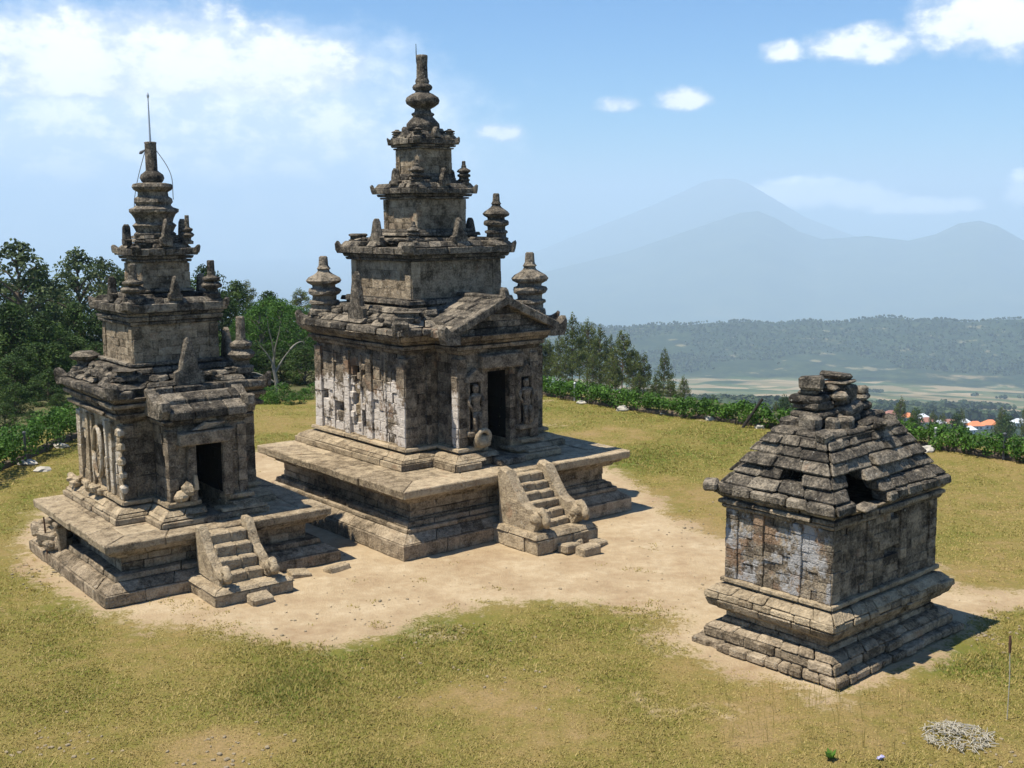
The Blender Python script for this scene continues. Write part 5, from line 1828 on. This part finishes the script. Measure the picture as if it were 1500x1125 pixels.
# pebbly rubble patches
rs = np.random.RandomState(12)
mb = MB(693)
for (px, py, n, sp) in ((95, 1085, 40, .35), (320, 1115, 60, .45), (1440, 1105, 30, .4), (700, 1010, 25, .6), (1390, 930, 40, .5), (1445, 920, 30, .5), (530, 905, 30, .8), (60, 840, 60, .7), (640, 930, 20, .8), (1000, 760, 30, .8), (1060, 790, 20, .6)):
    c = on_ground(px, py)
    for k in range(n):
        x, y = c.x + rs.normal() * sp, c.y + rs.normal() * sp * .8
        s = rs.uniform(.012, .035) * (1.5 if rs.rand() < .1 else 1)
        mb.block((x, y, gz(x, y) + s * .2), (s * 1.5, s, s * .7), rs.uniform(0, 3), s * .15, s * .2, rs.rand())
for k in range(900):
    x, y = rs.uniform(-8, 7), rs.uniform(14, 27)
    if poly_sd(DIRT, np.array([x]), np.array([y]))[0] < .3:
        s = rs.uniform(.008, .022) * (1.8 if rs.rand() < .06 else 1)
        mb.block((x, y, gz(x, y) + s * .2), (s * 1.5, s, s * .7), rs.uniform(0, 3), s * .15, s * .2, rs.rand())
tag(mb.obj('gravel', 'gravel'), kind='stuff')


# dry turf: blades over the near lawn
def turf():
    rs = np.random.RandomState(3)
    n = 230000
    az = np.radians(rs.uniform(-26, 26, n)); d = 10.6 * (39 / 10.6) ** (rs.rand(n) ** 1.15)
    X, Y = d * np.sin(az), d * np.cos(az)
    sdD = poly_sd(DIRT, X, Y) + 0.75 * fbm(X, Y, 1.1, 3, 9) + .35 * fbm(X, Y, .3, 2, 19)
    lush = lushness(X, Y)
    keep = ((sdD > rs.uniform(0.0, 0.5, n)) | ((fbm(X, Y, .5, 2, 71) > .52) & (rs.rand(n) < .35))) & (rs.rand(n) < np.clip(.7 + lush * .6, .15, 1)) & (poly_sd(LAWN, X, Y) < -.1)
    X, Y, d, lush = X[keep], Y[keep], d[keep], lush[keep]
    n = len(X)
    Z = height(X, Y)
    k = 3
    X, Y, Z, d, lush = [np.repeat(q, k) for q in (X, Y, Z, d, lush)]
    m = n * k
    h = rs.uniform(.012, .034, m) * np.clip(1 + lush * .8, .5, 1.8) * np.where(rs.rand(m) < .012, 2.6, 1)
    a = rs.uniform(0, 2 * np.pi, m); ln = rs.uniform(.35, 1.5, m)
    jx, jy = rs.normal(0, .028, m), rs.normal(0, .028, m)
    w = (.0035 + .00045 * d) * rs.uniform(.7, 1.3, m)
    B = np.stack([X + jx, Y + jy, Z - .004], -1)
    side = np.stack([-np.sin(a), np.cos(a), 0 * a], -1) * w[:, None]
    tip = B + np.stack([np.cos(a) * ln * h, np.sin(a) * ln * h, h], -1)
    V = np.stack([B - side, B + side, tip], 1).reshape(-1, 3)
    tone = np.clip(.66 - lush * .36 + rs.normal(0, .14, m), 0, 1)
    me = mesh_np('grass', V, np.arange(m * 3).reshape(-1, 3), tone, 'grass')
    return tag(link('grass', me), kind='stuff')


turf()

# tall dry stalks at the front right
mb = MB(700)
for k in range(240):
    px, py = rt.gauss(1250, 130), rt.uniform(1015, 1125)
    c = on_ground(px, py)
    h = rt.uniform(.08, .3); a = rt.uniform(0, 6.28); l = rt.uniform(.05, .35)
    mb.tube([(c.x, c.y, 0), (c.x + math.cos(a) * l * h * .4, c.y + math.sin(a) * l * h * .4, h * .6), (c.x + math.cos(a) * l * h, c.y + math.sin(a) * l * h, h)], [.0035, .003, .0015], 3, rt.uniform(.6, 1))
tag(mb.obj('dry_stalks', 'grass'), kind='stuff')

# ------------------------------------------------------------------ village far below
def house(px, py, dist, w, l, h, rz, roof, label, hip=True):
    for dist in range(340, 1400, 4):                # where the line of sight meets the slope
        p = at_dist(px, py + 5, dist)
        g = gz(p.x, p.y)
        if p.z <= g:
            break
    e = empty('village_house', (p.x, p.y, g), rz, label, 'house', 'houses of the village below the hedge')
    mb = MB(800 + px)
    mb.prism(rect(w / 2, l / 2), -.5, h, .5)
    mb.obj('wall', 'plaster', e)
    mb = MB(801 + px)
    a, b = w / 2 + .7, l / 2 + .7
    k = a - b * .9 if hip else a
    mb.add([(-a, -b, h), (a, -b, h), (a, b, h), (-a, b, h), (-k, 0, h + b * .7), (k, 0, h + b * .7)], [[0, 1, 5, 4], [2, 3, 4, 5], [1, 2, 5], [3, 0, 4], [3, 2, 1, 0]])
    mb.obj('roof', roof, e)
    for s in (-.28, .28):
        mb = MB(802)
        mb.block((w * s, -l / 2 - .03, h * .5), (w * .14, .1, h * .4), 0, 0, .02)
        mb.obj('window', 'glass_dark', e)
    mb = MB(803)
    mb.block((0, -l / 2 - .03, h * .36), (w * .1, .1, h * .7), 0, 0, .02)
    mb.obj('door', 'glass_dark', e)
    return e


VH = [(1428, 624, 560, 8.5, 6, 2.6, .1, 'tile_orange', 'bright orange roofed house right of the small temple, left of a matching one'),
      (1450, 623, 570, 9, 7, 3.0, -.1, 'tile_orange', 'larger bright orange roofed house at the village edge on the far right'),
      (1420, 630, 520, 5, 4, 2.2, .3, 'tin', 'low white tin roofed hut in front of the orange roofed houses'),
      (1413, 619, 600, 6, 5, 2.6, .2, 'tin', 'pale green grey roofed house left of the orange roofs'),
      (1330, 612, 620, 7, 6, 3, -.3, 'tile_orange', 'house with orange roof and white wall just right of the temple rubble'),
      (1350, 613, 640, 8, 6, 3, .4, 'tin', 'bluish tin roofed house near the temple rubble'),
      (1358, 618, 600, 9, 6, 2.6, .1, 'tile_brown', 'red brown roofed house behind the hedge near the grey post'),
      (1377, 621, 590, 5, 4, 2.8, .5, 'tin', 'small white house between brown roofed houses'),
      (1392, 621, 600, 11, 6, 2.6, -.1, 'tile_brown', 'long brown roofed house left of the pale roofs'),
      (1492, 620, 620, 9, 6, 3.2, .2, 'tin', 'white house at the right edge of the village'),
      (1304, 608, 640, 8, 6, 3, .2, 'tile_brown', 'brown roofed house half hidden by the temple roof'),
      (1290, 603, 660, 7, 6, 3, -.2, 'tin', 'pale roofed house touching the rubble of the small temple')]
for v in VH:
    house(*v)

# woods of the valley, far too many to count
def valley_woods():
    rs = np.random.RandomState(44)
    n = 52000
    az = np.radians(rs.uniform(-3, 27, n)); d = 690 * (3300 / 690) ** rs.rand(n)
    X, Y = d * np.sin(az), d * np.cos(az)
    mask = fbm(X, Y, 240, 4, 51)
    field = np.clip((d - 950) / 250, 0, 1) * np.clip((2450 - d) / 200, 0, 1)
    keep = (mask > (-.3 + .75 * field)) & ~((az > math.radians(15)) & (d < 900))
    X, Y, d = X[keep], Y[keep], d[keep]
    Z = height(X, Y)
    n = len(X)
    h = rs.uniform(4, 9, n) * np.where(d < 1000, 1, .75); w = h * rs.uniform(.35, .65, n)
    k = 7
    dirs = rs.normal(size=(n, k, 3)); dirs /= np.linalg.norm(dirs, axis=2, keepdims=True)
    C = np.stack([X, Y, Z + h * .55], -1)[:, None, :] + dirs * np.stack([w, w, h * .45], -1)[:, None, :] * .75
    t1 = np.cross(dirs, rs.normal(size=(n, k, 3))); t1 /= np.linalg.norm(t1, axis=2, keepdims=True)
    t2 = np.cross(dirs, t1)
    s = (w * .85)[:, None, None]
    V = np.stack([C - t1 * s, C - t2 * s, C + t1 * s, C + t2 * s], 2).reshape(-1, 3)
    tone = np.clip(rs.normal(.5, .25, (n, 1)) + rs.normal(0, .08, (n, k)), 0, 1).ravel()
    me = mesh_np('valley_woods', V, np.arange(n * k * 4).reshape(-1, 4), tone, 'leaf_far')
    return tag(link('valley_woods', me), kind='stuff')


valley_woods()
